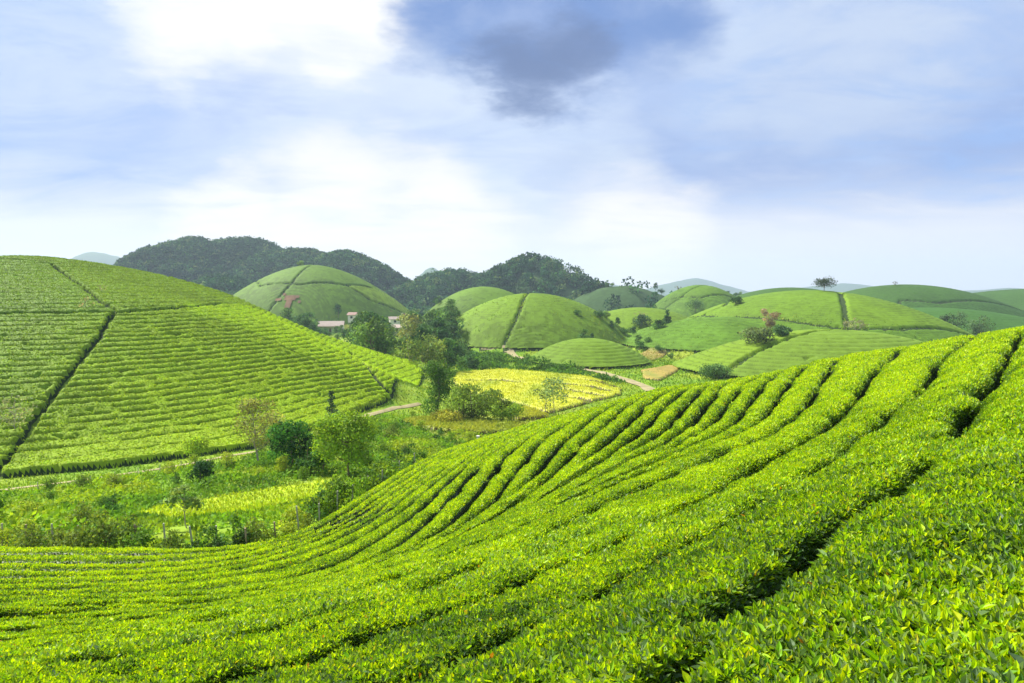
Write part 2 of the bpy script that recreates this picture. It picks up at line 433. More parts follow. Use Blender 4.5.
class Geo:
    """collects pieces (vertices, faces, face colours, material slots) for one mesh"""
    def __init__(s): s.V = []; s.L = []; s.S = []; s.C = []; s.M = []; s.sm = []; s.n = 0
    def add(s, V, loops, sizes, colr, mat=0, smooth=False):
        V = np.asarray(V, float).reshape(-1, 3); loops = np.asarray(loops).ravel(); sizes = np.asarray(sizes).ravel()
        s.V.append(V); s.L.append(loops + s.n); s.S.append(sizes); s.n += len(V)
        s.C.append(np.broadcast_to(np.asarray(colr, float), (len(sizes), 3))); s.M.append(np.full(len(sizes), mat)); s.sm.append(np.full(len(sizes), smooth))
    def grid(s, X, Y, Z, keep, colr, mat=0, smooth=True):
        """quads of a lattice where keep is true; colr per quad or one colour"""
        n, m = X.shape
        idx = np.arange(n * m).reshape(n, m)
        q = np.stack([idx[:-1, :-1], idx[:-1, 1:], idx[1:, 1:], idx[1:, :-1]], -1)[keep]
        if len(q) == 0: return
        u, inv = np.unique(q, return_inverse=True)
        V = np.stack([X.ravel()[u], Y.ravel()[u], Z.ravel()[u]], 1)
        c = np.asarray(colr, float)
        if c.ndim == 3: c = c[keep]
        s.add(V, inv.ravel(), np.full(len(q), 4), c, mat, smooth)
    def mesh(s, name, mats):
        return mesh(name, np.concatenate(s.V), np.concatenate(s.L), np.concatenate(s.S), mats, np.concatenate(s.M), np.concatenate(s.C), np.concatenate(s.sm))
    def box(s, c, size, colr=(1, 1, 1), mat=0, rz=0.0):
        x, y, z = [v / 2 for v in size]
        V = np.array([(-x, -y, -z), (x, -y, -z), (x, y, -z), (-x, y, -z), (-x, -y, z), (x, -y, z), (x, y, z), (-x, y, z)])
        ca, sa = math.cos(rz), math.sin(rz)
        V = np.stack([V[:, 0] * ca - V[:, 1] * sa + c[0], V[:, 0] * sa + V[:, 1] * ca + c[1], V[:, 2] + c[2]], 1)
        s.add(V, [0, 3, 2, 1, 4, 5, 6, 7, 0, 1, 5, 4, 1, 2, 6, 5, 2, 3, 7, 6, 3, 0, 4, 7], [4] * 6, colr, mat)
    def tube(s, pts, radii, colr=(1, 1, 1), mat=0, k=7, smooth=True, cap=True):
        P = np.array(pts, float); n = len(P)
        T = np.gradient(P, axis=0); T /= np.linalg.norm(T, axis=1)[:, None] + 1e-9
        ref = np.array([0.31, 0.95, 0.05]) if abs(T[0, 2]) > 0.5 else np.array([0, 0, 1.0])
        A = np.cross(T, ref); A /= np.linalg.norm(A, axis=1)[:, None] + 1e-9; B = np.cross(T, A)
        th = np.arange(k) / k * 2 * math.pi
        V = P[:, None] + np.asarray(radii)[:, None, None] * (np.cos(th)[None, :, None] * A[:, None] + np.sin(th)[None, :, None] * B[:, None])
        idx = np.arange(n * k).reshape(n, k); q = np.stack([idx[:-1], np.roll(idx[:-1], -1, 1), np.roll(idx[1:], -1, 1), idx[1:]], -1)
        s.add(V.reshape(-1, 3), q.ravel(), np.full((n - 1) * k, 4), colr, mat, smooth)
        if cap: s.add(V[-1], np.arange(k), [k], colr, mat, False)
    def leaves(s, P, A, N, L, W, colr, mat=0, lod=0):
        """leaf blades: root P, pointing along A, facing N, length L, width W; lod 2 = shaped and folded, 1 = folded, 0 = flat lozenge"""
        S = np.cross(A, N); S /= np.linalg.norm(S, axis=1)[:, None] + 1e-9
        N = np.cross(S, A)
        n = len(P); L = L[:, None]; W = W[:, None] / 2
        if lod == 2:
            d = 0.22 * W
            V = np.stack([P, P + A * L * .28 + S * W * .8 + N * d, P + A * L * .68 + S * W * .72 + N * (d - L * .03), P + A * L - N * L * .10,
                          P + A * L * .68 - S * W * .72 + N * (d - L * .03), P + A * L * .28 - S * W * .8 + N * d, P + A * L * .3 - N * W * .35, P + A * L * .68 - N * (W * .35 + L * .03)], 1)
            f = np.array([0, 6, 1, 6, 7, 2, 1, 7, 3, 2, 0, 5, 6, 5, 4, 7, 6, 4, 3, 7]); sz = [3, 4, 3, 3, 4, 3]; nv = 8
        elif lod == 1:
            V = np.stack([P, P + A * L * .45 + S * W, P + A * L - N * L * .06, P + A * L * .45 - S * W, P + A * L * .45 - N * W * .35], 1)
            f = np.array([0, 4, 2, 1, 0, 3, 2, 4]); sz = [4, 4]; nv = 5
        else:
            V = np.stack([P, P + A * L * .45 + S * W, P + A * L, P + A * L * .45 - S * W], 1)
            f = np.array([0, 3, 2, 1]); sz = [4]; nv = 4
        loops = (np.arange(n)[:, None] * nv + f[None]).ravel()
        s.add(V.reshape(-1, 3), loops, np.tile(sz, n), np.repeat(colr, len(sz), 0), mat, False)


def put(name, me, parent=None, loc=(0, 0, 0), rz=0.0, sc=1.0, **props):
    o = bpy.data.objects.new(name, me); col.objects.link(o); o.location = loc; o.rotation_euler = (0, 0, rz); o.scale = (sc,) * 3
    if parent is not None: o.parent = parent
    for k, v in props.items(): o[k] = v
    return o


def unit(v): return v / (np.linalg.norm(v, axis=-1, keepdims=True) + 1e-9)


def rand_dirs(n, up=0.0):
    v = rng.normal(size=(n, 3)); v[:, 2] += up
    return unit(v)


def jitter(c, n, amt=0.15, hue=0.08):
    """n slightly different versions of a leaf colour"""
    k = 1 + amt * rng.normal(size=(n, 1)); h = hue * rng.normal(size=(n, 1))
    c = np.broadcast_to(np.asarray(c, float), (n, 3))
    return np.clip(c * k * np.hstack([1 + h, np.ones((n, 1)), 1 - h]), 0.002, 0.9)


# ------------------------------------------------------------------ plots and seams, as courses over the land
SEAM_A = hit([(-60, 314), (-20, 313.5), (0, 313), (60, 313), (118, 312), (150, 310), (190, 307), (222, 303)], lift=TEA)
SEAM_B = hit([(5, 258.5), (30, 260), (52, 264), (75, 281), (100, 301), (118, 312)], lift=TEA)
SEAM_C = hit([(113, 313), (100, 335), (80, 360), (58, 388), (30, 425), (0, 465), (-14, 484)], lift=TEA)
SEAM_D = hit([(188, 314), (220, 321), (247, 331), (300, 354), (345, 375), (392, 399)], lift=TEA)
SEAM_E = hit([(352, 354), (362, 361), (370, 370), (378, 380), (386, 388)], lift=TEA)
FENCE = np.array([at(px, py, z=-8.6)[:2] for px, py in [(-90, 544), (0, 546), (100, 547), (200, 547), (250, 544), (280, 537), (320, 519), (355, 497), (400, 471), (440, 452), (480, 441)]])
FG_POLY = np.vstack([FENCE, [(2, 44), (10, 47), (20, 46), (32, 44), (37, 20), (32, -7), (-6, -7), (-20, -3), (-34, 8)]])
LH_BASE = np.array([at(px, py, z=-16.2)[:2] for px, py in [(-130, 486), (0, 477), (100, 468.5), (170, 459.5), (250, 448), (300, 434), (330, 421), (370, 405), (392, 397)]])
LH_POLY = np.vstack([LH_BASE, [at(*p, z=-17.3)[:2] for p in [(400, 390), (417, 387), (424, 373), (410, 366)]], [(-26, 153), (-42, 156), (-60, 158), (-100, 160), (-140, 130), (-140, 60)]])

TRACKS = {
    'valley': hit([(452, 342), (480, 346), (510, 351), (540, 357), (570, 364), (600, 372.5), (625, 380), (645, 387), (652, 392)]),
    'left': hit([(-60, 498), (0, 491), (60, 483.5), (120, 475), (180, 466), (225, 457), (255, 452)]),
    'nose': hit([(345, 424), (370, 415), (395, 408), (420, 404)]),
}
CLEARING = [at(*p, z=-12.6)[:2] for p in [(130, 530), (160, 503), (235, 484), (320, 472), (362, 476), (350, 500), (310, 520), (240, 541), (170, 542)]]


def lawn_colour(x, y):
    """what grows on the open ground: pasture, yellower clearing, dry stubble, forest floor"""
    n = fbm(x / 9, y / 9, 21, 4)[..., None]; n2 = fbm(x / 2.3, y / 2.3, 31, 3)[..., None]; n3 = fbm(x / 40, y / 40, 41, 3)[..., None]
    g = np.array([0.14, 0.25, 0.018]); yel = np.array([0.30, 0.34, 0.02]); dry = np.array([0.33, 0.29, 0.07])
    c = g + (yel - g) * np.clip(0.3 + 0.9 * n + 0.3 * n2, 0, 1) * 0.7
    c = c + (dry - c) * np.clip(n3 * 1.6 - 0.25 + 0.5 * n2, 0, 1) * 0.55
    return c


def ground_sheet():
    r = np.concatenate([[0.3], 0.6 * (9000 / 0.6) ** (np.arange(620) / 619)])
    th = np.concatenate([np.linspace(-180, -62, 30)[:-1], np.linspace(-62, 62, 560), np.linspace(62, 180, 30)[1:]])
    Rr, Th = np.meshgrid(r, np.radians(th), indexing='ij')
    X = Rr * np.sin(Th); Y = Rr * np.cos(Th); Z = ground_z(X, Y)
    cx = 0.25 * (X[:-1, :-1] + X[1:, :-1] + X[:-1, 1:] + X[1:, 1:]); cy = 0.25 * (Y[:-1, :-1] + Y[1:, :-1] + Y[:-1, 1:] + Y[1:, 1:])
    c = lawn_colour(cx, cy)
    d = np.hypot(cx, cy)
    far = sstep(330, 480, d)[..., None]
    c = c + (np.array([0.04, 0.08, 0.022]) - c) * far
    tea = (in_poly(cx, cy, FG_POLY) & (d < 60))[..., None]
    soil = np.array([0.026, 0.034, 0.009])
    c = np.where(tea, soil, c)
    lh = in_poly(cx, cy, LH_POLY)[..., None]
    c = np.where(lh, np.array([0.12, 0.19, 0.02]), c)
    for nm in ('middle', 'mound', 'right', 'shoulder', 'front', 'cone', 'behind', 'pale', 'peak', 'far_a', 'far_b', 'far_c', 'low'):
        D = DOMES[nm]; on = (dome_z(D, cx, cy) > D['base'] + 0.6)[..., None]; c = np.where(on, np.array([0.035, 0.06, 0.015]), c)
    clr = (in_poly(cx, cy, CLEARING))[..., None]
    c = np.where(clr, np.array([0.29, 0.38, 0.018]) * (1 + 0.25 * fbm(cx / 3, cy / 3, 8)[..., None]), c)
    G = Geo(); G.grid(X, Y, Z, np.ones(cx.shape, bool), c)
    put('ground', G.mesh('ground', [M_GROUND]), kind='structure')


ground_sheet()


def ribbon(name, line, width, mat, lift=0.06, **props):
    P = resample(np.array(line)[:, :2], max(12, int(np.linalg.norm(np.diff(np.array(line)[:, :2], axis=0), axis=1).sum() / 0.8)))
    T = unit(np.gradient(P, axis=0)); N = np.stack([-T[:, 1], T[:, 0]], 1)
    k = np.linspace(-0.5, 0.5, 5)
    w = width * (1 + 0.25 * fbm(P[:, 0] / 4, P[:, 1] / 4, 3))
    X = P[:, 0:1] + N[:, 0:1] * k * w[:, None]; Y = P[:, 1:2] + N[:, 1:2] * k * w[:, None]
    Z = ground_z(X, Y) + lift - 0.05 * (np.abs(k) > 0.4)
    G = Geo(); G.grid(X, Y, Z, np.ones((len(P) - 1, 4), bool), (1, 1, 1))
    return put(name, G.mesh(name, [mat]), **props)


ribbon('track', TRACKS['valley'], 2.3, M_TRACK, 0.22, kind='structure')
ribbon('track', TRACKS['left'], 1.1, M_TRACK, 0.09, kind='structure')
ribbon('track', TRACKS['nose'], 0.9, M_TRACK, 0.12, kind='structure')

# ------------------------------------------------------------------ tea: the near slope, hedge by hedge
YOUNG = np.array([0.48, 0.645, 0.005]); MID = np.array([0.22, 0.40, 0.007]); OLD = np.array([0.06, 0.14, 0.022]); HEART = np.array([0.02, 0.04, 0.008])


def fg_rows(x, y):
    """row coordinate and distance (m) to the nearest gap of the near slope"""
    s = row_s(x, y) + 0.09 * fbm(x / 1.7, y / 1.7, 51, 3)
    e = 0.05
    gx = (row_s(x + e, y) - row_s(x - e, y)) / (2 * e); gy = (row_s(x, y + e) - row_s(x, y - e)) / (2 * e)
    gr = np.maximum(np.hypot(gx, gy), 0.12)
    f = s - np.floor(s)
    pitch = 1 / gr
    # where rows crowd together every second gap closes up
    fl = np.floor(s + 0.5)
    dist = np.minimum(f, 1 - f) / gr
    odd = (fl.astype(int) % 2 == 1)
    close = np.maximum(sstep(0.66, 0.45, pitch) * odd, sstep(0.42, 0.30, pitch))
    dist = dist + close * 0.6
    # bushes also meet across some gaps
    dist = dist + (0.13 + 0.03 * sstep(9, 5, np.hypot(x, y))) * sstep(0.2, 0.5, fbm(x / 1.1, y / 1.1, 61, 3))
    return s, dist


def fg_height(x, y, dist):
    far = sstep(5, 14, np.hypot(x, y))
    dip = sstep(-2.5, -7, x) * sstep(7.5, 11, np.hypot(x, y)) * sstep(28, 23, y)
    gap = 0.045 + 0.01 * far + 0.05 * vnoise(x / 0.9, y / 0.9, 71) + 0.035 * far + 0.20 * dip
    m = np.clip((dist - gap) / (0.20 + 0.26 * far - 0.18 * dip), 0, 1); h = np.sqrt(np.clip(1 - (1 - m) ** 2.8, 0, 1))
    lump = (0.085 - 0.045 * far) * fbm(x / 0.42, y / 0.42, 81, 3) + 0.05 * fbm(x / 2.4, y / 2.4, 82, 2)
    return TEA * ((0.5 - 0.25 * far) + (0.5 + 0.25 * far) * h) + lump * h, h


def near_tea():
    r = 0.5 * (62 / 0.5) ** (np.arange(560) / 559)
    th = np.radians(np.linspace(-85, 85, 960))
    Rr, Th = np.meshgrid(r, th, indexing='ij'); X = Rr * np.sin(Th); Y = Rr * np.cos(Th)
    cen = lambda A: 0.25 * (A[:-1, :-1] + A[1:, :-1] + A[:-1, 1:] + A[1:, 1:])
    cx, cy = cen(X), cen(Y)
    inside = in_poly(cx, cy, FG_POLY)
    S, D = fg_rows(X, Y); H, hh = fg_height(X, Y, D); GZ = ground_z(X, Y)
    Z = GZ + H - 0.07
    sc = cen(S); hc = cen(hh)
    rid = np.floor(sc).astype(int)
    # leaf shoots
    n = 980000
    rmin, rmax, r0 = 0.8, 50.0, 10.0
    u = rng.random(n * 2)
    # density per area constant to r0, then falling with 1/r^2
    A1 = 0.5 * (r0 ** 2 - rmin ** 2); A2 = r0 ** 2 * math.log(rmax / r0)
    pick = u < A1 / (A1 + A2)
    v = rng.random(n * 2)
    rr = np.where(pick, np.sqrt(rmin ** 2 + v * (r0 ** 2 - rmin ** 2)), r0 * (rmax / r0) ** v)
    tt = np.radians(rng.uniform(-56, 64, n * 2))
    px, py = rr * np.sin(tt), rr * np.cos(tt)
    ok = in_poly(px, py, FG_POLY); px, py, rr = px[ok], py[ok], rr[ok]
    ps, pd = fg_rows(px, py); ph, pk = fg_height(px, py, pd); pz = ground_z(px, py) + ph
    low = sstep(3, -4, px) * sstep(7.5, 11, rr) * sstep(28, 23, py)
    keep = (pk > 0.42 + 0.1 * sstep(9, 20, rr) + 0.3 * low) | (rng.random(len(rr)) < 0.10 * (1 - low))
    px, py, rr, ps, pk, pz = [a[keep] for a in (px, py, rr, ps, pk, pz)]
    print('shoots', len(px))
    prid = np.floor(ps).astype(int)
    size = 0.044 * np.maximum(1, rr / r0) ** 0.5
    words = ['lowest', 'second', 'third', 'fourth', 'fifth', 'sixth', 'seventh', 'eighth', 'ninth', 'tenth', 'eleventh', 'twelfth', 'thirteenth', 'fourteenth', 'fifteenth',
             'sixteenth', 'seventeenth', 'eighteenth', 'nineteenth', 'twentieth', 'twenty-first', 'twenty-second', 'twenty-third', 'twenty-fourth', 'twenty-fifth', 'twenty-sixth', 'twenty-seventh', 'twenty-eighth', 'twenty-ninth', 'thirtieth', 'thirty-first', 'thirty-second']
    ids = [k for k in np.unique(rid[inside]) if (inside & (rid == k) & (hc > 0.02)).sum() > 40]
    for num, k in enumerate(ids):
        G = Geo()
        kp = inside & (rid == k) & (hc > 0.02)
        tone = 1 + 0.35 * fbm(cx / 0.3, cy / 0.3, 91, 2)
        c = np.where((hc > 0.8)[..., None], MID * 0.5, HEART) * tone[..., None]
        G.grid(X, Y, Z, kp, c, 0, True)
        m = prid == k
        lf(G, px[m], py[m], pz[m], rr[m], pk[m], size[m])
        lab = f'{words[num]} bright green tea hedge row counted up from the fence below the near slope'
        if num == 0: lab = 'lowest tea hedge row of the near slope, running along the fence posts'
        if k >= 23: lab = 'uppermost tea hedge on the near slope, big glossy leaves filling the lower right corner' if k == 23 else f'tea hedge on the near slope behind the big-leaved one, number {words[num]} up from the fence'
        put('tea_hedge', G.mesh('tea_hedge', [M_TEA]), label=lab, category='tea hedge', group='tea hedges of the near slope')


def lf(G, x, y, z, r, k, size):
    """shoots of tea leaves standing on a clipped bush"""
    for lod, sel, per in ((2, r < 6.5, 5), (1, (r >= 6.5) & (r < 16), 3), (0, r >= 16, 2)):
        n = sel.sum()
        if n == 0: continue
        P0 = np.stack([x[sel], y[sel], z[sel] + size[sel] * rng.normal(0, 0.45, n) * np.where(r[sel] < 9, 1.0, 0.5)], 1); kk = k[sel]; sz = size[sel]
        lean = rng.normal(0, 0.22, (n, 3)); lean[:, 2] = 1; up = unit(lean)
        phi = rng.random(n) * 2 * math.pi
        age_shade = np.clip(rng.normal(0.26, 0.28, n) + 0.22 * sstep(9, 3, r[sel]) - 0.14 * sstep(10, 25, r[sel]) + 1.25 * (1 - kk) + 0.25 * vnoise(x[sel] / 0.35, y[sel] / 0.35, 14) + 0.34 * fbm(x[sel] / 0.8, y[sel] / 0.8, 15, 3) - 0.25 * rng.normal(0, .45, n), 0, 1)  # older leaves, mixed with painted shade on hedge sides and a brighter far crest
        for i in range(per):
            a = phi + i * 2.4 + rng.normal(0, 0.3, n)
            el = np.radians(np.array([72, 48, 30, 16, 55])[i] + rng.normal(0, 12, n))
            A = np.stack([np.cos(a) * np.cos(el), np.sin(a) * np.cos(el), np.sin(el)], 1) + 0.3 * (up - [0, 0, 1])
            A = unit(A)
            N = unit(np.stack([-np.cos(a) * np.sin(el), -np.sin(a) * np.sin(el), np.cos(el)], 1) + rng.normal(0, 0.2, (n, 3)))
            L = sz * np.array([0.75, 1.0, 1.15, 1.3, 0.7])[i] * np.minimum(np.exp(rng.normal(0, 0.26, n)), 1.45)
            base = P0 + up * (np.array([0.3, 0.05, -0.25, -0.5, 0.1])[i] * sz)[:, None] - A * (0.1 * L)[:, None]
            t = np.clip(age_shade + 0.10 * i - 0.05, 0, 1)[:, None]
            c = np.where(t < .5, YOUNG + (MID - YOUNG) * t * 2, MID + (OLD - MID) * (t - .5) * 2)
            c = jitter(c, n, 0.14, 0.10)
            odd = rng.random(n)
            c[odd < 0.0015] = (0.42, 0.20, 0.02); c[(odd > 0.002) & (odd < 0.010)] = (0.5, 0.48, 0.03); g = odd > (0.72 if i == 3 else 0.92) - 0.2 * sstep(9, 3, r[sel]); c[g] = c[g] * 0.3 + np.array([0.09, 0.14, 0.075])  # brown and yellow leaves; the grey ones carry a painted sky reflection
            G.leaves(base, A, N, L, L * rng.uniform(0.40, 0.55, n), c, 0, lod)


near_tea()

# ------------------------------------------------------------------ tea: the left hill
LEFT_LO = -16.6


def signed_side(x, y, line):
    """which side of a course a point lies on (+ = left of its direction)"""
    L = np.array(line, float)[:, :2]; best = np.full(np.shape(x), 1e9); sg = np.zeros(np.shape(x))
    for a, b in zip(L[:-1], L[1:]):
        ab = b - a; t = np.clip(((x - a[0]) * ab[0] + (y - a[1]) * ab[1]) / (ab @ ab + 1e-9), 0, 1)
        d = np.hypot(x - a[0] - t * ab[0], y - a[1] - t * ab[1]); c = ab[0] * (y - a[1]) - ab[1] * (x - a[0])
        m = d < best; best = np.where(m, d, best); sg = np.where(m, np.sign(c), sg)
    return sg, best


def extend(line, a=0.0, b=0.0):
    L = np.array(line, float)[:, :2]
    s = L[0] + unit(L[0] - L[1]) * a; e = L[-1] + unit(L[-1] - L[-2]) * b
    return np.vstack([s, L, e])


def hill_tea():
    st = 0.15
    xs = np.arange(-112, -12, st); ys = np.arange(54, 160, st)
    X, Y = np.meshgrid(xs, ys, indexing='ij')
    G0 = ground_z(X, Y)
    S = (G0 - LEFT_LO) / 0.50 + 0.22 * fbm(X / 5, Y / 5, 101, 3)
    gy, gx = np.gradient(S, st); gr = np.maximum(np.hypot(gx, gy), 0.18)
    f = S - np.floor(S); dist = np.minimum(f, 1 - f) / gr
    dist = dist + 0.25 * sstep(0.1, 0.5, fbm(X / 1.3, Y / 1.3, 111, 3))
    inside = in_poly(X, Y, LH_POLY)
    sa, da = signed_side(X, Y, extend(SEAM_A, 60, 0)); sb, db = signed_side(X, Y, extend(SEAM_B, 30, 0)); sc_, dc = signed_side(X, Y, extend(SEAM_C, 0, 8))
    sd_, dd = signed_side(X, Y, extend(SEAM_D, 0, 3)); se, de = signed_side(X, Y, extend(SEAM_E, 2, 10))
    wob = 0.25 * vnoise(X / 0.8, Y / 0.8, 5)
    edge = np.minimum.reduce([da - 0.24, db - 0.22, dc - 0.20, dd + 0.0, de - 0.22]) + wob
    dbase = poly_dist(X, Y, LH_BASE)
    dout = poly_dist(X, Y, np.vstack([LH_POLY, LH_POLY[:1]])); edge = np.minimum(edge, np.where(inside, dout, -dout))
    prof = sstep(0.0, 0.34, dist)
    h = (0.66 + 0.34 * prof) * sstep(-0.08, 0.30, edge)
    holes = sstep(0.86, 0.92, vnoise(X / 1.1, Y / 0.8, 151))
    h = h * (1 - 0.8 * holes)
    Z = G0 + 0.78 * h + (0.10 * fbm(X / 0.6, Y / 0.6, 121, 3)) * h - 0.02
    cen = lambda A: 0.25 * (A[:-1, :-1] + A[1:, :-1] + A[:-1, 1:] + A[1:, 1:])
    cx, cy, cs, ch, cin = cen(X), cen(Y), cen(S), cen(h), cen(inside.astype(float)) > 0.5
    ce = cen(edge)
    csb = cen(sb); csc = cen(sc_); csd = cen(sd_); cse = cen(se)
    above = np.where(cx < SEAM_A[:, 0].max(), cy > np.interp(cx, SEAM_A[:, 0], SEAM_A[:, 1]), False)
    keep = (ce > -0.35) & (cy < np.interp(cx, [-112, -75, -50, -30, -20, -12], [142, 142, 140, 156, 156, 150]))
    tone = (1 + 0.28 * fbm(cx / 0.5, cy / 0.5, 131, 3) + 0.14 * fbm(cx / 9, cy / 9, 141, 3))[..., None]
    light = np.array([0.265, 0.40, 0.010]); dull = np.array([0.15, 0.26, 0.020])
    # sun on the spur and cloud shade above it, painted into the leaf colour
    sunlit = np.clip(sstep(-70, -25, cx) * 0.9 + 0.25 * fbm(cx / 14, cy / 14, 161, 3) + 0.1, 0, 1)[..., None] * np.where(above, 0.45, 1.0)[..., None]
    strip_sun = (sstep(-0.5, 1.5, csd * cen(dd)) * (~above))[..., None]  # brighter light beyond the ridge line, painted into the strip's colour
    c = (dull + (light - dull) * sunlit) * tone
    c = c * (1 + strip_sun * np.array([0.26, 0.26, 0.0]))
    c = c * (0.58 + 0.42 * sstep(0.2, 0.8, cen(prof)))[..., None]; c = np.where((ce < 0.11 + 0.05 * vnoise(cx / 0.3, cy / 0.3, 77))[..., None], HEART * 1.4, c)  # shade in the row gaps is painted in as darker colour
    # leaf tufts
    n = 620000
    tx = rng.uniform(-112, -12, n); ty = rng.uniform(54, 160, n)
    ii = np.clip(((tx + 112) / st).astype(int), 0, len(xs) - 2); jj = np.clip(((ty - 54) / st).astype(int), 0, len(ys) - 2)
    ok = keep[ii, jj] & (ce[ii, jj] > 0.15) & (rng.random(n) < np.clip(ch[ii, jj] * 1.2, 0, 1))
    tx, ty, ii, jj = tx[ok], ty[ok], ii[ok], jj[ok]
    tz = cen(Z)[ii, jj] + 0.03

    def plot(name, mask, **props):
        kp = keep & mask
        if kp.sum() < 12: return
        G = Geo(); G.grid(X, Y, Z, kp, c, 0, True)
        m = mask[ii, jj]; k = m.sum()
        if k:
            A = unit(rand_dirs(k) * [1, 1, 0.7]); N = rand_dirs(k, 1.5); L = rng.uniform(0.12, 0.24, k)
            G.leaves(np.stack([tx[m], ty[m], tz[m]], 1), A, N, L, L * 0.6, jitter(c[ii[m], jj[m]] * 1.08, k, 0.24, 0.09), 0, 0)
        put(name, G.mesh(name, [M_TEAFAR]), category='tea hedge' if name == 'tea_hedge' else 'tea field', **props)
    # upper plots: rows too fine to part
    plot('tea_field', above & (csb > 0), label='upper tea plot on the left hill, between the diagonal dark seam and the left frame edge')
    plot('tea_field', above & (csb <= 0), label='upper tea plot on the left hill, sloping down right from the diagonal dark seam')
    words = ['first', 'second', 'third', 'fourth', 'fifth', 'sixth', 'seventh', 'eighth', 'ninth', 'tenth', 'eleventh', 'twelfth', 'thirteenth', 'fourteenth', 'fifteenth',
             'sixteenth', 'seventeenth', 'eighteenth', 'nineteenth', 'twentieth', 'twenty-first', 'twenty-second', 'twenty-third', 'twenty-fourth', 'twenty-fifth', 'twenty-sixth',
             'twenty-seventh', 'twenty-eighth', 'twenty-ninth', 'thirtieth', 'thirty-first', 'thirty-second', 'thirty-third', 'thirty-fourth']
    rid = np.floor(cs).astype(int)
    far_field = (~above) & (cse > 0) & (csd > 0) & (cx > -42) & (cy > 96)
    strip = (~above) & (csd > 0) & ~far_field
    west = (~above) & (csc < 0) & (csd <= 0); mid = (~above) & (csc >= 0) & (csd <= 0)
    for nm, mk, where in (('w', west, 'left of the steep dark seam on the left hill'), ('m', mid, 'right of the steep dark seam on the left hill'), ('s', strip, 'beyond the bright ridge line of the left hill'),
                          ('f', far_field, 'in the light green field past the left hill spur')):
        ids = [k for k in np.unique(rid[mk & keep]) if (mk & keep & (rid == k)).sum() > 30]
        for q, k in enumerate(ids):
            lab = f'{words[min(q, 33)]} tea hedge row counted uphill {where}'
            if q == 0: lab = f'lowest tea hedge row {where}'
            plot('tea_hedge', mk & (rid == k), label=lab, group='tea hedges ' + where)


hill_tea()

# ------------------------------------------------------------------ tea: the hills across the valley
def far_field(name, D, seams, plots, colr, step=0.5, rise=0.7, margin=0.5, gapw=0.9, dz=0.62, mask=None, quads=0, contrast=1.0):
    """clipped tea over one dome, cut into plots by seams; plots = list of (side signs, label, tint)"""
    cx0, cy0 = D['c']; e = 1.25 * max(D['ax'], D['ay'])
    xs = np.arange(cx0 - e, cx0 + e, step); ys = np.arange(cy0 - e, cy0 + 0.6 * e, step)
    X, Y = np.meshgrid(xs, ys, indexing='ij'); G0 = ground_z(X, Y); own = dome_z(D, X, Y)
    inside = (own > D['base'] + margin) & (G0 - own < 0.8)
    if mask is not None: inside &= mask(X, Y)
    sg = [signed_side(X, Y, s) for s in seams]
    edge = np.full(X.shape, 9.0)
    for _, d in sg: edge = np.minimum(edge, d - gapw / 2)
    edge = edge + 0.25 * vnoise(X / 1.1, Y / 1.1, 7)
    S = G0 / dz + 0.25 * fbm(X / 7, Y / 7, 8, 3)
    gx, gy = np.gradient(S, step); gr = np.maximum(np.hypot(gx, gy), 0.2)
    f = S - np.floor(S); dist = np.minimum(f, 1 - f) / gr
    prof = sstep(0.05, 0.5, dist + 0.2 * fbm(X / 2, Y / 2, 9, 2))
    h = sstep(0.0, 0.4, edge) * (0.75 + 0.25 * prof)
    h = h * (1 - 0.7 * sstep(0.86, 0.92, vnoise(X / 2.0, Y / 1.6, 10)))
    Z = G0 + rise * h + 0.05 * fbm(X / 1.3, Y / 1.3, 12, 3) * h
    cen = lambda A: 0.25 * (A[:-1, :-1] + A[1:, :-1] + A[:-1, 1:] + A[1:, 1:])
    keep = (cen(inside.astype(float)) > 0.99) & (cen(edge) > -0.1)
    cx, cy = cen(X), cen(Y)
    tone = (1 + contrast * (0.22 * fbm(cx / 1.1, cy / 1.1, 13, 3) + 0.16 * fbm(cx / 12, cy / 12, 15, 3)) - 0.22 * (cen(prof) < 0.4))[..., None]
    n = max(quads, 1)
    tx = rng.uniform(xs[0], xs[-2], n); ty = rng.uniform(ys[0], ys[-2], n)
    ii = ((tx - xs[0]) / step).astype(int); jj = ((ty - ys[0]) / step).astype(int)
    ii = np.clip(ii, 0, cx.shape[0] - 1); jj = np.clip(jj, 0, cx.shape[1] - 1)
    ZC = cen(Z)
    for signs, label, tint in plots:
        m = keep.copy()
        for (s, _), want in zip(sg, signs):
            if want: m &= (cen(s) * want > 0)
        if m.sum() < 8: continue
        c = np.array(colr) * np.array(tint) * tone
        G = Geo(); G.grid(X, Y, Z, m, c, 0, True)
        q = m[ii, jj]; k = q.sum()
        if k:
            L = rng.uniform(0.3, 0.6, k)
            G.leaves(np.stack([tx[q], ty[q], ZC[ii[q], jj[q]] + 0.04], 1), unit(rand_dirs(k) * [1, 1, 0.4]), rand_dirs(k, 3.0), L, L * 0.6, np.clip(c[ii[q], jj[q]] * rng.uniform(0.85, 1.2, (k, 1)), 0, 0.8), 0, 0)
        put(name, G.mesh(name, [M_TEAFAR]), label=label, category='tea field', group='tea plots across the valley')


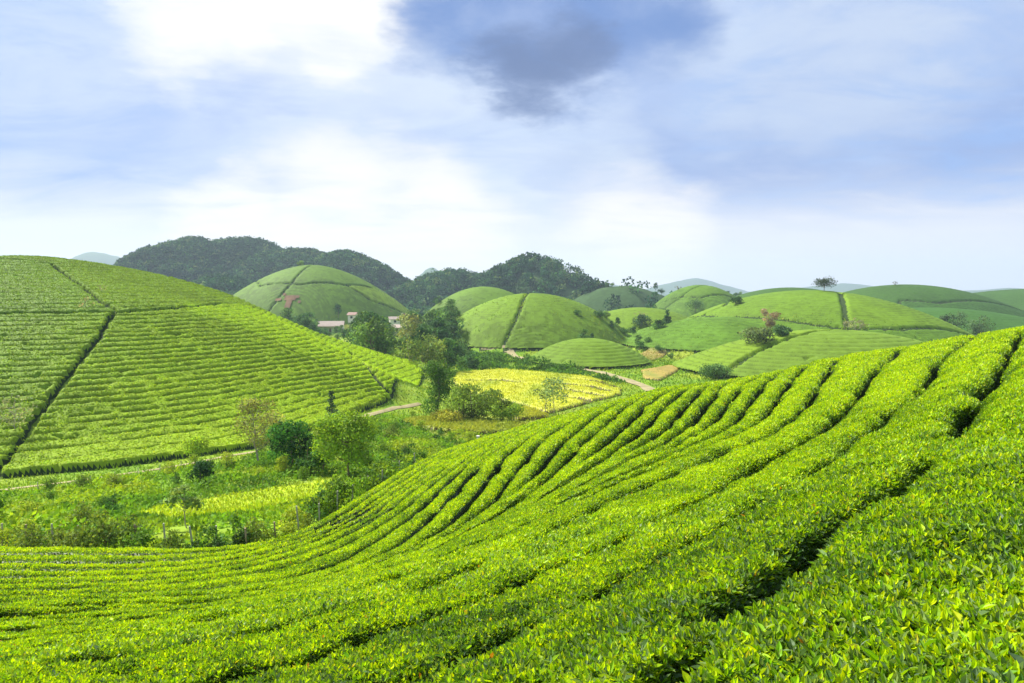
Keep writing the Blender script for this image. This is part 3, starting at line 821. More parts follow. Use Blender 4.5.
TG = (0.15, 0.26, 0.020)
H = lambda pts: hit(pts, y0=60)
far_field('tea_field', DOMES['middle'], [extend(H([(525, 298), (520, 312), (513, 327), (505, 344)]), 30, 10)],
          [((1,), 'tea plot on the round middle hill, right of its dark seam', (1.0, 1.0, 1.0)), ((-1,), 'tea plot on the round middle hill, left of its dark seam', (1.12, 1.1, 0.9))], TG)  # left plot tinted brighter, painting in light from the left
far_field('tea_field', DOMES['mound'], [], [((), 'tea field covering the low mound beside the dirt track, below the round middle hill', (1.0, 1.0, 1.0))], TG, step=0.35)
QS = extend(H([(698, 317), (720, 318.5), (760, 319), (790, 322), (815, 326), (850, 331), (900, 331), (960, 334)]), 3, 20)
QL = extend(H([(700, 317), (725, 307), (745, 297), (758, 293.5)]), 2, 30)
QR = extend(H([(842, 298), (845, 312), (847, 325)]), 20, 3)
far_field('tea_field', DOMES['right'], [QS, QL, QR],
          [((1, 1, 0), 'narrow tea plot on the large right hill, left of its diagonal seam', (1.05, 1.05, 1)), ((1, -1, -1), 'broad upper tea plot on the large right hill, below the lone tree', (1.0, 1.02, 0.95)),
           ((1, -1, 1), 'tea plot at the right end of the large right hill', (1.12, 1.1, 0.9)), ((-1, 0, 0), 'lower tea plot of the large right hill, under the long dark seam', (0.82, 0.9, 1.0))], TG, gapw=1.7)
far_field('tea_field', DOMES['shoulder'], [], [((), 'dark green tea field with broken dark row lines below the large right hill', (0.78, 0.9, 1.0))], TG, contrast=1.6, dz=0.8)
far_field('tea_field', DOMES['front'], [extend(H([(788, 341), (768, 349), (748, 359), (731, 371)]), 30, 15)],
          [((1,), 'greyish green tea plot on the smooth hill just beyond the near slope, right of its seam', (1.05, 1.02, 1.25)), ((-1,), 'light green tea plot on the smooth hill just beyond the near slope, left of its seam', (1.25, 1.15, 1.0))], TG, step=0.35, gapw=1.1)
far_field('tea_field', DOMES['cone'], [extend(H([(302, 272), (292, 284), (278, 300), (272, 308)]), 30, 20), H([(232, 288), (260, 287), (300, 285.5), (345, 286), (372, 289)]), extend(H([(352, 289), (372, 302), (395, 310)]), 2, 10)],
          [((-1, 0, 0), 'tea plot on the left flank of the far cone hill', (0.85, 0.9, 1.1)), ((1, 1, 0), 'tea plot around the top of the far cone hill', (0.8, 0.85, 1.0)),
           ((1, -1, 1), 'bright tea plot on the right flank of the far cone hill', (1.15, 1.1, 0.9)), ((1, -1, -1), 'tea plot on the front of the far cone hill above the houses', (0.9, 0.95, 1.0))], TG, step=0.6)
far_field('tea_field', DOMES['behind'], [], [((), 'pale tea field on the hill behind the round middle hill', (0.85, 0.9, 1.1))], TG, step=0.6)
far_field('tea_field', DOMES['pale'], [], [((), 'light tea field on the low hill left of the large right hill', (1.1, 1.05, 1.0))], TG, step=0.6)
far_field('tea_field', DOMES['peak'], [extend(H([(690, 291), (680, 299), (665, 309)]), 20, 10), extend(H([(675, 298.5), (700, 299), (735, 299.5)]), 10, 10)],
          [((1, 1), 'tea plot over the top of the small far peak', (0.8, 0.88, 1.0)), ((1, -1), 'lower tea plot on the small far peak', (0.85, 0.95, 1.2)), ((-1, 0), 'tea plot on the left flank of the small far peak', (0.75, 0.85, 1.1))], TG, step=0.7)
far_field('tea_field', DOMES['far_a'], [], [((), 'dark tea field on the long far hill behind the lone tree', (0.40, 0.52, 1.0))], TG, step=0.8)  # from here on, dark tints paint cloud shadow onto the far right hills
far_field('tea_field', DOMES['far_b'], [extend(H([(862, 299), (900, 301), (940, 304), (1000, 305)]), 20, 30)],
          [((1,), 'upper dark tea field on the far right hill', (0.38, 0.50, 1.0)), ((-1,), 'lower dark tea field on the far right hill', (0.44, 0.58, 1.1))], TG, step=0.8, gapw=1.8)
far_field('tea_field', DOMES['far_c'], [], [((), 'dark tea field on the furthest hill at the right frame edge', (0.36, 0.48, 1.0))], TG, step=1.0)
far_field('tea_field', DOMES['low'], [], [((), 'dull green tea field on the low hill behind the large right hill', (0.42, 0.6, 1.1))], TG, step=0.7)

# paddy fields on the valley floor
def field(poly_px, z, label, colr, bunds=(), rise=0.45, step=0.3, quads=24000, y=None):
    P = np.array([at(px, py, z=z)[:2] for px, py in poly_px])
    xs = np.arange(P[:, 0].min(), P[:, 0].max(), step); ys = np.arange(P[:, 1].min(), P[:, 1].max(), step)
    X, Y = np.meshgrid(xs, ys, indexing='ij'); inside = in_poly(X, Y, P)
    edge = poly_dist(X, Y, np.vstack([P, P[:1]]))
    for b in bunds:
        edge = np.minimum(edge, poly_dist(X, Y, [at(px, py, z=z)[:2] for px, py in b]) - 0.9)
    h = sstep(0.0, 0.5, edge + 0.15 * vnoise(X / 1.2, Y / 1.2, 3))
    Z = ground_z(X, Y) + 0.04 + rise * h * (1 + 0.25 * fbm(X / 1.2, Y / 1.2, 4, 3))
    cen = lambda A: 0.25 * (A[:-1, :-1] + A[1:, :-1] + A[:-1, 1:] + A[1:, 1:])
    m = (cen(inside.astype(float)) > 0.5)
    cx, cy = cen(X), cen(Y)
    n = fbm(cx / 5, cy / 12, 5, 4)[..., None]; n2 = fbm(cx / 0.9, cy / 0.9, 6, 3)[..., None]
    c = np.array(colr) * (1 + 0.25 * n + 0.2 * n2); green = np.array([0.20, 0.30, 0.03])
    c = c + (green - c) * np.clip(n * 1.4, 0, 0.6)
    c = np.where((cen(h) < 0.5)[..., None], np.array([0.13, 0.11, 0.03]), c)
    G = Geo(); G.grid(X, Y, Z, m, c, 0, True)
    tx = rng.uniform(xs[0], xs[-1], quads); ty = rng.uniform(ys[0], ys[-1], quads)
    ii = np.clip(((tx - xs[0]) / step).astype(int), 0, cx.shape[0] - 1); jj = np.clip(((ty - ys[0]) / step).astype(int), 0, cx.shape[1] - 1)
    q = m[ii, jj] & (cen(h)[ii, jj] > 0.4); k = q.sum(); L = rng.uniform(0.2, 0.5, k)
    G.leaves(np.stack([tx[q], ty[q], cen(Z)[ii[q], jj[q]] - 0.1], 1), rand_dirs(k, 2.0), rand_dirs(k), L, L * 0.4, np.clip(c[ii[q], jj[q]] * rng.uniform(0.85, 1.15, (k, 1)), 0, .8), 0, 0)
    put('rice_field', G.mesh('rice_field', [M_GRASS]), label=label, category='rice field')


RICE = (0.50, 0.55, 0.045)
field([(456, 372), (500, 369), (545, 373), (590, 378), (622, 388), (622, 396), (585, 407), (548, 418), (505, 402), (470, 392), (452, 380)], -18.0,
      'large golden yellow rice field behind the dark round tree', RICE, [[(565, 380), (600, 383), (616, 389)], [(560, 386), (590, 389), (608, 394)], [(560, 392), (585, 396), (600, 399)], [(555, 399), (575, 402), (588, 405)], [(520, 384), (500, 380), (470, 379)]])
field([(505, 404), (530, 409), (550, 418), (520, 424), (500, 415)], -17.5, 'small ripe rice patch beside the pale thin tree', (0.46, 0.49, 0.06), quads=8000)
field([(418, 412), (450, 415), (490, 421), (540, 421), (500, 431), (455, 436), (412, 432), (400, 420)], -16.5, 'yellow stubble field in front of the dark round tree', (0.40, 0.44, 0.05), quads=16000)
field([(636, 352), (655, 349), (668, 352), (650, 358), (634, 358)], -18.6, 'little straw coloured field between the two dirt banks', (0.42, 0.33, 0.10), quads=4000, step=0.5)
field([(640, 372), (668, 366), (682, 370), (660, 382), (643, 380)], -18.4, 'orange tinted dry field left of the smooth light green hill', (0.45, 0.33, 0.07), quads=0, step=0.4)

# bare soil
def patch(px_poly, label_kind='soil', lift=0.12, mat=None):
    P = hit(px_poly)[:, :2]; st = max(0.3, np.hypot(*P[0]) / 250)
    xs = np.arange(P[:, 0].min() - st, P[:, 0].max() + st, st); ys = np.arange(P[:, 1].min() - st, P[:, 1].max() + st, st)
    X, Y = np.meshgrid(xs, ys, indexing='ij'); Z = ground_z(X, Y) + lift + 0.1 * fbm(X / 2, Y / 2, 4)
    cen = lambda A: 0.25 * (A[:-1, :-1] + A[1:, :-1] + A[:-1, 1:] + A[1:, 1:])
    m = in_poly(cen(X), cen(Y), P) & (fbm(cen(X) / 2.4, cen(Y) / 2.4, 14, 3) > -0.12)
    if m.sum() < 2: return
    G = Geo(); G.grid(X, Y, Z, m, (1, 1, 1)); put('bare_ground', G.mesh('bare_ground', [mat or M_SOIL]), kind='structure')


patch([(200, 310), (212, 306), (226, 303.5), (214, 303)], lift=0.5)
patch([(372, 318), (384, 311.5), (400, 313), (412, 317), (408, 320), (385, 320)], lift=0.5)
patch([(275, 303), (286, 294), (298, 297), (300, 306), (288, 310)], lift=1.0)
patch([(634, 316), (640, 312.5), (648, 313), (650, 316.5)], lift=0.6)

# ------------------------------------------------------------------ trees and shrubs
def crown_geo(G, lobes, n, leaf, colr, vary=0.18, up=0.25, fill=0.35, mat=0):
    """leaf sprays over a set of lobes (centre, radius xyz); each lobe keeps its own leaf tone"""
    colr = np.array(colr) * 1.55
    wts = np.array([l[1][0] * l[1][2] for l in lobes]); wts = wts / wts.sum()
    for (c, r), w in zip(lobes, wts):
        k = max(6, int(n * w)); d = rand_dirs(k, up)
        rad = rng.uniform(fill, 1.0, (k, 1)) ** 0.5 * (1 + 0.12 * rng.normal(size=(k, 1)))
        P = np.array(c) + d * np.array(r) * rad
        A = unit(rand_dirs(k) + 0.5 * d); N = unit(d + 0.7 * rand_dirs(k) + [0, 0, 0.25])
        L = leaf * rng.uniform(0.6, 1.4, k)
        tone = 1 + vary * rng.normal()
        G.leaves(P - A * L[:, None] / 2, A, N, L, L * rng.uniform(0.5, 0.8, k), jitter(np.array(colr) * tone, k, 0.2, 0.08), mat, 0)


def make_tree(H, W, base, nl, n, leaf, colr, r=0.1, spread=0.55, lobe=0.36, flat=0.8, lean=0.05, stems=1, bark=M_BARK, seed=0, fill=0.35, shape='round', vary=0.26):
    """trunk mesh (tapered, with limbs) and crown mesh of a tree H tall and W wide; base = clear stem share"""
    st = np.random.default_rng(seed); T = Geo(); C = Geo(); lobes = []
    zb = H * base
    for i in range(nl):
        t = (i + 0.5) / nl
        if shape == 'cone':
            z = zb + (H - zb) * t; rad = W * 0.5 * (1 - t) ** 0.8; a = i * 2.4 + st.uniform(-.4, .4); q = rad * 0.55
            lr = max(0.16 * W, W * lobe * (1.05 - t))
            lobes.append(((q * math.cos(a), q * math.sin(a), z), (lr, lr, lr * 0.8)))
        else:
            a = i * 2.4 + st.uniform(-.5, .5); zz = st.uniform(0, 1)
            env = math.sqrt(max(0.05, 1 - (2 * (zz * 0.92 + 0.0) - 0.85) ** 2 * 0.95))
            rad = W * 0.5 * spread * env * st.uniform(0.45, 1.15)
            lr = W * lobe * st.uniform(0.7, 1.2) * (0.75 + 0.35 * env)
            z = zb + lr * flat * 0.7 + max(0.05, H - zb - 1.7 * lr * flat) * zz
            lobes.append(((rad * math.cos(a), rad * math.sin(a), z), (lr, lr, lr * flat)))
    top = zb + (H - zb) * 0.75
    for s in range(stems):
        ox, oy = (0, 0) if stems == 1 else (st.uniform(-.25, .25) * W, st.uniform(-.25, .25) * W)
        b = np.array([ox, oy, -0.25]); e = np.array([ox + lean * H * st.uniform(-1, 1), oy + lean * H * st.uniform(-1, 1), top])
        n_ = 7; pts = [b + (e - b) * k / n_ + np.array([st.uniform(-1, 1), st.uniform(-1, 1), 0]) * 0.02 * H * (k > 0) for k in range(n_ + 1)]
        T.tube(pts, np.linspace(r, r * 0.25, n_ + 1) * (1 + 0.5 * (np.arange(n_ + 1) == 0)), k=7)
        P = np.array(pts)
        for c, rr in lobes[s::stems]:
            zc = min(max(zb * 0.7, c[2] - 0.35 * (abs(c[0]) + abs(c[1])) - 0.1 * H), top)
            k = np.interp(zc, P[:, 2], np.arange(len(P))); o = np.array([np.interp(k, np.arange(len(P)), P[:, j]) for j in range(3)])
            m = (o + np.array(c)) / 2 + [0, 0, -0.04 * H]
            T.tube([o, m, np.array(c)], [r * 0.4, r * 0.25, r * 0.1], k=5)
    crown_geo(C, lobes, n, leaf, colr, fill=fill, vary=vary)
    return T.mesh('trunk', [bark]), C.mesh('crown', [M_LEAF])


def plant_tree(name, meshes, loc, label, category='tree', group=None, rz=None, sc=1.0, sz=None):
    e = put(name, None, None, loc, rng.uniform(0, 6.28) if rz is None else rz, sc, label=label, category=category)
    if sz: e.scale = (sc, sc, sz)
    if group: e['group'] = group
    put('trunk', meshes[0], e); put('crown', meshes[1], e)
    return e


def on_ground(x, y, sink=0.05): return (x, y, g1(x, y) - sink)


def base_hit(px, py): return tuple(hit([(px, py)], y0=12)[0] - np.array([0, 0, 0.05]))


def px_tree(name, px, top_py, base_py, wpx, label, dist=None, category='tree', **kw):
    """a tree whose foot stands where the photo shows it, sized from its distance"""
    p = base_hit(px, base_py) if dist is None else on_ground(*at(px, base_py, y=dist)[:2])
    d = p[1]
    top = at(px, top_py, y=d)[2]
    Hh = top - p[2]; W = wpx / F * d
    return plant_tree(name, make_tree(Hh, W, **kw), p, label, category, rz=rng.uniform(0, 6))


GREEN = (0.07, 0.135, 0.02)
px_tree('broadleaf_tree', 437, 359, 412, 36, 'tall dark green tree with stacked dense lobes before the rice field', base=0.03, nl=17, n=6500, leaf=0.24, colr=(0.055, 0.12, 0.014), r=0.16, spread=0.72, lobe=0.25, flat=0.9, seed=1, fill=0.7, vary=0.32)
px_tree('broadleaf_tree', 471, 382, 421, 52, 'broad bushy green tree right of the tall dark tree', base=0.10, nl=16, n=5200, leaf=0.26, colr=(0.085, 0.15, 0.022), r=0.13, spread=0.95, lobe=0.2, stems=3, seed=2, fill=0.45)
px_tree('shrub', 508, 399, 422, 30, 'low bright green bush at the right end of the tree clump by the rice field', category='shrub', base=0.08, nl=10, n=2200, leaf=0.24, colr=(0.12, 0.2, 0.02), r=0.07, spread=0.8, lobe=0.26, stems=3, seed=3)
px_tree('shrub', 447, 408, 425, 26, 'yellowish bush at the foot of the tall dark tree', category='shrub', base=0.05, nl=8, n=1500, leaf=0.22, colr=(0.2, 0.22, 0.03), r=0.05, spread=0.8, lobe=0.28, stems=3, seed=4)
px_tree('thin_tree', 551, 376, 416, 38, 'pale thin leaved tree standing in front of the golden rice', base=0.22, nl=16, n=900, leaf=0.30, colr=(0.14, 0.2, 0.07), r=0.06, spread=0.9, lobe=0.20, stems=2, seed=5, bark=M_PALEBARK, fill=0.1)
px_tree('thin_tree', 258, 396, 466, 50, 'tall olive brown tree with feathery crown at the foot of the left hill', base=0.25, nl=18, n=3000, leaf=0.17, colr=(0.17, 0.19, 0.06), r=0.09, spread=0.85, lobe=0.22, seed=6, bark=M_PALEBARK, fill=0.2)
px_tree('broadleaf_tree', 292, 416, 470, 42, 'deep green tree between the olive brown tree and the bright leaved tree', base=0.06, nl=18, n=4200, leaf=0.19, colr=(0.04, 0.11, 0.016), r=0.09, spread=0.9, lobe=0.24, stems=2, seed=7, fill=0.4, vary=0.35)
px_tree('broadleaf_tree', 315, 440, 474, 34, 'low dark green tree left of the bright leaved tree', base=0.08, nl=10, n=2400, leaf=0.18, colr=(0.045, 0.11, 0.02), r=0.06, spread=0.95, lobe=0.21, stems=2, seed=8, fill=0.4)
px_tree('broadleaf_tree', 349, 408, 478, 58, 'large bright green tree with loose crown and reddish stem beside the clearing', base=0.2, nl=20, n=8000, leaf=0.18, colr=(0.13, 0.22, 0.018), r=0.08, spread=0.85, lobe=0.25, seed=9, fill=0.4)
px_tree('conifer', 332, 391, 427, 17, 'small dark blue green conifer on the lower edge of the left hill', base=0.08, nl=12, n=1600, leaf=0.2, colr=(0.03, 0.07, 0.035), r=0.07, shape='cone', lobe=0.34, seed=10, fill=0.4)
px_tree('broadleaf_tree', 196, 434, 466, 26, 'small round bright green tree beside the track under the left hill', base=0.35, nl=9, n=1800, leaf=0.16, colr=(0.17, 0.28, 0.02), r=0.05, spread=0.7, lobe=0.30, seed=11, fill=0.4)
px_tree('shrub', 203, 460, 482, 24, 'dark green bush just below the small round tree', category='shrub', base=0.05, nl=8, n=1600, leaf=0.15, colr=(0.03, 0.085, 0.02), r=0.04, spread=0.75, lobe=0.3, stems=2, seed=12)
px_tree('thin_tree', 186, 484, 528, 30, 'slender pale green sapling in front of the yellow clearing', base=0.4, nl=10, n=700, leaf=0.15, colr=(0.16, 0.22, 0.06), r=0.035, spread=0.9, lobe=0.2, seed=13, bark=M_PALEBARK, fill=0.1)
px_tree('thin_tree', 15, 392, 438, 40, 'faint bare grey tree on the left hill at the left frame edge', base=0.3, nl=14, n=420, leaf=0.2, colr=(0.17, 0.18, 0.10), r=0.05, spread=0.9, lobe=0.22, seed=14, bark=M_PALEBARK, fill=0.05)
px_tree('bare_tree', 86, 296, 313, 12, 'small pinkish bare tree on the level path across the left hill', base=0.3, nl=12, n=60, leaf=0.14, colr=(0.3, 0.2, 0.14), r=0.06, spread=1.1, lobe=0.16, seed=15, bark=M_PALEBARK, fill=0.05)
px_tree('bare_tree', 101, 283, 296, 9, 'thin bare tree above the level path on the left hill', base=0.3, nl=10, n=60, leaf=0.14, colr=(0.25, 0.22, 0.14), r=0.04, spread=1.1, lobe=0.16, seed=16, bark=M_PALEBARK, fill=0.05)
px_tree('lone_tree', 824, 277.5, 293, 21, 'dark umbrella shaped lone tree on the crest of the large right hill', base=0.42, nl=12, n=1400, leaf=0.42, colr=(0.04, 0.06, 0.03), r=0.16, spread=0.8, lobe=0.26, flat=0.85, seed=17, fill=0.2)
px_tree('thin_tree', 768, 306, 333, 20, 'pinkish brown feathery tree on the lower part of the large right hill', base=0.2, nl=14, n=1300, leaf=0.42, colr=(0.20, 0.15, 0.10), r=0.1, spread=0.9, lobe=0.22, seed=18, bark=M_PALEBARK, fill=0.1)
px_tree('broadleaf_tree', 757, 326, 345, 28, 'grey green tree below the pinkish brown feathery tree', base=0.1, nl=13, n=1800, leaf=0.42, colr=(0.09, 0.13, 0.05), r=0.1, spread=0.9, lobe=0.24, stems=2, seed=19, fill=0.25)
px_tree('broadleaf_tree', 782, 322, 338, 18, 'small dark green tree right of the pinkish brown feathery tree', base=0.1, nl=10, n=1200, leaf=0.4, colr=(0.05, 0.1, 0.035), r=0.08, spread=0.85, lobe=0.26, seed=20, fill=0.25)
px_tree('thin_tree', 855, 317, 333, 17, 'faint grey olive tree near the right end of the large right hill', base=0.25, nl=12, n=600, leaf=0.4, colr=(0.15, 0.16, 0.09), r=0.08, spread=0.95, lobe=0.22, seed=21, bark=M_PALEBARK, fill=0.1)
px_tree('shrub', 714, 363, 378, 29, 'rounded grey green bush where the near tea slope meets the smooth hill', category='shrub', base=0.05, nl=12, n=2600, leaf=0.3, colr=(0.07, 0.13, 0.04), r=0.06, spread=0.8, lobe=0.27, stems=3, seed=22, fill=0.4)
px_tree('broadleaf_tree', 695, 298.5, 314, 16, 'dark round tree standing alone at the left foot of the large right hill', base=0.2, nl=10, n=1500, leaf=0.45, colr=(0.035, 0.08, 0.025), r=0.14, spread=0.75, lobe=0.28, seed=23, fill=0.35)
px_tree('broadleaf_tree', 736, 295, 306, 12, 'small dark tree on the diagonal seam of the large right hill', base=0.2, nl=9, n=1000, leaf=0.42, colr=(0.035, 0.08, 0.025), r=0.12, spread=0.75, lobe=0.28, seed=24, fill=0.35)
px_tree('broadleaf_tree', 641, 312, 328, 17, 'dark round tree left of the pair beside the little straw field', base=0.12, nl=10, n=1300, leaf=0.5, colr=(0.03, 0.07, 0.03), r=0.14, spread=0.75, lobe=0.28, seed=25, fill=0.35)
px_tree('conifer', 667, 310, 325, 10, 'narrow dark tree beside the little straw field', base=0.1, nl=9, n=900, leaf=0.45, colr=(0.03, 0.075, 0.03), r=0.12, shape='cone', lobe=0.36, seed=26, fill=0.35)
px_tree('shrub', 659, 319, 330, 14, 'mid green bush between the dark round tree and the narrow dark tree', category='shrub', base=0.08, nl=8, n=900, leaf=0.45, colr=(0.06, 0.12, 0.03), r=0.1, spread=0.75, lobe=0.3, seed=27, fill=0.35)
for i, (px, t, b, w, lab) in enumerate([(957, 311, 330, 24, 'large grey green tree behind the near crest, left one of the pair on the right'), (980, 314, 331, 20, 'round grey green tree behind the near crest, right one of the pair on the right'), (945, 314, 328, 12, 'small dark tree left of the grey green pair')]):
    px_tree('broadleaf_tree', px, t, b, w, lab, dist=255, base=0.15, nl=12, n=1500, leaf=0.5, colr=(0.06, 0.1, 0.045), r=0.14, spread=0.8, lobe=0.26, seed=28 + i, fill=0.3)
for i, (px, t, b, d, lab) in enumerate([(895, 281, 287, 420, 'tiny bare tree standing on the skyline of the far right hill'), (678, 285, 291, 415, 'tiny bare tree on the left shoulder of the small far peak')]):
    px_tree('bare_tree', px, t, b, 5, lab, dist=d, base=0.5, nl=8, n=40, leaf=0.5, colr=(0.12, 0.12, 0.08), r=0.18, spread=1.2, lobe=0.2, seed=40 + i, fill=0.05)

# the wood in the valley: a handful of kinds, each standing as trees of its own
KINDS = [make_tree(9.0, 7.6, 0.14, 12, 1100, 0.62, (0.045, 0.105, 0.03), 0.2, 0.72, 0.28, seed=51, fill=0.45),
         make_tree(10.5, 7.0, 0.16, 13, 1100, 0.6, (0.055, 0.12, 0.035), 0.2, 0.7, 0.27, seed=52, fill=0.45),
         make_tree(8.0, 7.8, 0.12, 12, 1100, 0.6, (0.07, 0.14, 0.032), 0.2, 0.75, 0.27, seed=53, fill=0.4),
         make_tree(7.0, 6.0, 0.1, 10, 900, 0.55, (0.085, 0.15, 0.04), 0.16, 0.72, 0.28, stems=2, seed=54, fill=0.4),
         make_tree(11.0, 5.2, 0.14, 12, 1000, 0.58, (0.035, 0.085, 0.03), 0.18, 0.6, 0.32, seed=55, fill=0.45)]


def wood(region, gap, label, group, sc=(0.75, 1.1), skip=None, kinds=range(5), y_min=0):
    """trees through a strip given as (photo column, distance) corners"""
    P = np.array([((u - 512) / F * d, d) for u, d in region]); got = []
    for _ in range(4000):
        x = rng.uniform(P[:, 0].min(), P[:, 0].max()); y = rng.uniform(P[:, 1].min(), P[:, 1].max())
        if not in_poly(np.array([x]), np.array([y]), P)[0]: continue
        if any((x - a) ** 2 + (y - b) ** 2 < gap * gap for a, b in got): continue
        if skip is not None and skip(x, y): continue
        got.append((x, y))
    for x, y in got:
        k = KINDS[rng.choice(list(kinds))]
        s = rng.uniform(*sc)
        plant_tree('wood_tree', k, on_ground(x, y, 0.2), label, group=group, sc=s, sz=s * rng.uniform(0.9, 1.15))


HOUSES = [(331, 333, 318), (353, 320.5, 338), (394, 324, 318), (399, 333, 262)]
HP = [at(px, py, y=d) for px, py, d in HOUSES]


def clear_of_houses(x, y):
    for p in HP:
        # keep the sight line and the yard of each house open
        if abs(x / y - p[0] / p[1]) < (0.026 if p is HP[0] else 0.011) and y < p[1] + 8: return True
    if in_poly(np.array([x]), np.array([y]), LH_POLY)[0]: return True
    return False


wood([(318, 165), (372, 158), (425, 160), (452, 175), (462, 200), (458, 235), (440, 250), (400, 255), (350, 262), (325, 235)], 4.7, 'dense green tree massed in the valley wood below the houses', 'trees of the valley wood', skip=clear_of_houses)
wood([(236, 205), (285, 200), (325, 190), (330, 260), (310, 315), (255, 320), (238, 290)], 8.0, 'green tree in the belt behind the ridge of the left hill', 'trees behind the left hill', skip=clear_of_houses)
wood([(398, 262), (462, 240), (470, 300), (440, 345), (400, 350)], 7.5, 'green tree on the wooded rise left of the round middle hill', 'trees left of the round middle hill', skip=clear_of_houses, sc=(0.3, 0.5))
for i, (u, d, s) in enumerate([(318, 230, .5), (324, 250, .45), (331, 236, .42), (338, 262, .5), (344, 240, .55), (328, 275, .45), (336, 290, .45), (347, 270, .6), (320, 290, .5), (312, 250, .7), (316, 275, .75), (341, 300, .45), (325, 305, .4)]):
    plant_tree('wood_tree', KINDS[i % 5], on_ground((u - 512) / F * d, d, 0.2), 'low leafy tree below the long white house', group='low trees below the long white house', sc=s)
# trees that stand out in front of the wood
plant_tree('thin_tree', make_tree(11.5, 6.5, 0.5, 13, 900, 0.5, (0.15, 0.18, 0.08), 0.16, 0.85, 0.22, seed=61, bark=M_PALEBARK, fill=0.15), on_ground((408 - 512) / F * 152, 152), 'tall pale stemmed tree with thin crown at the front of the valley wood')
plant_tree('broadleaf_tree', make_tree(8.2, 8.8, 0.12, 15, 2000, 0.5, (0.16, 0.22, 0.05), 0.16, 0.8, 0.24, seed=62, fill=0.35), on_ground((427 - 512) / F * 150, 150), 'broad pale yellow green tree at the front of the valley wood')
plant_tree('broadleaf_tree', make_tree(7.6, 4.4, 0.1, 11, 1400, 0.45, (0.05, 0.12, 0.03), 0.14, 0.6, 0.3, seed=63, fill=0.4), on_ground((448 - 512) / F * 152, 152), 'upright mid green tree at the right end of the valley wood')
plant_tree('broadleaf_tree', make_tree(5.0, 3.4, 0.1, 9, 900, 0.4, (0.05, 0.11, 0.035), 0.1, 0.7, 0.3, seed=64, fill=0.4), on_ground((472 - 512) / F * 158, 158), 'small dark tree beside the dirt track below the round middle hill')
plant_tree('broadleaf_tree', make_tree(4.5, 4.2, 0.2, 9, 900, 0.4, (0.2, 0.3, 0.03), 0.1, 0.7, 0.3, seed=65, fill=0.4), on_ground((304 - 512) / F * 200, 200), 'light yellow green tree above the ridge of the left hill, left of the houses')
# scattered trees on the slopes further off
SC = [(238, 312, 330), (266, 310, 338), (274, 312, 336), (256, 316, 320), (338, 308, 345), (336, 312, 335), (383, 311, 345), (322, 316, 336), (302, 274, 392)]
for i, (u, py, d) in enumerate(SC):
    x = (u - 512) / F * d
    plant_tree('wood_tree', KINDS[i % 5], on_ground(x, d, 0.2), 'scattered dark tree on the lower slope of the far cone hill' if u != 302 else 'tiny dark tree on the top of the far cone hill', group='trees on the far cone hill', sc=rng.uniform(0.5, 0.85))
for i, (u, d, s) in enumerate([(512, 600, 1.3), (516, 596, 1.1), (505, 604, 1.0), (482, 615, .9), (492, 610, .8), (472, 620, 1.0), (548, 585, .9), (590, 575, 1.1), (575, 570, .8), (655, 515, 1.2), (661, 515, 1.0), (607, 515, .9), (612, 516, .7), (626, 515, .6), (668, 460, .8), (712, 455, .5), (728, 450, 1.0), (735, 450, .8), (740, 452, .9), (722, 452, .7)]):
    plant_tree('wood_tree', KINDS[i % 5], on_ground((u - 512) / F * d, d, 0.2), 'small dark tree standing up along the far skyline', group='trees along the far skyline', sc=s * (0.9 if d > 560 else 0.62))
for i, (u, d) in enumerate([(600, 230), (606, 236), (612, 228), (618, 234), (624, 230), (577, 225), (630, 238), (640, 212), (634, 226), (648, 215), (660, 205), (672, 196), (584, 212), (592, 214), (610, 330), (618, 340), (630, 345), (640, 350), (655, 345), (663, 340), (600, 350), (622, 400), (635, 410), (648, 405), (612, 420), (660, 400), (628, 440)]):
    plant_tree('wood_tree', KINDS[(i * 3) % 5], on_ground((u - 512) / F * d, d, 0.2), 'small bushy tree in the dips between the middle hills', group='bushy trees between the middle hills', sc=rng.uniform(0.28, 0.5) if d < 300 else rng.uniform(0.5, 0.9))

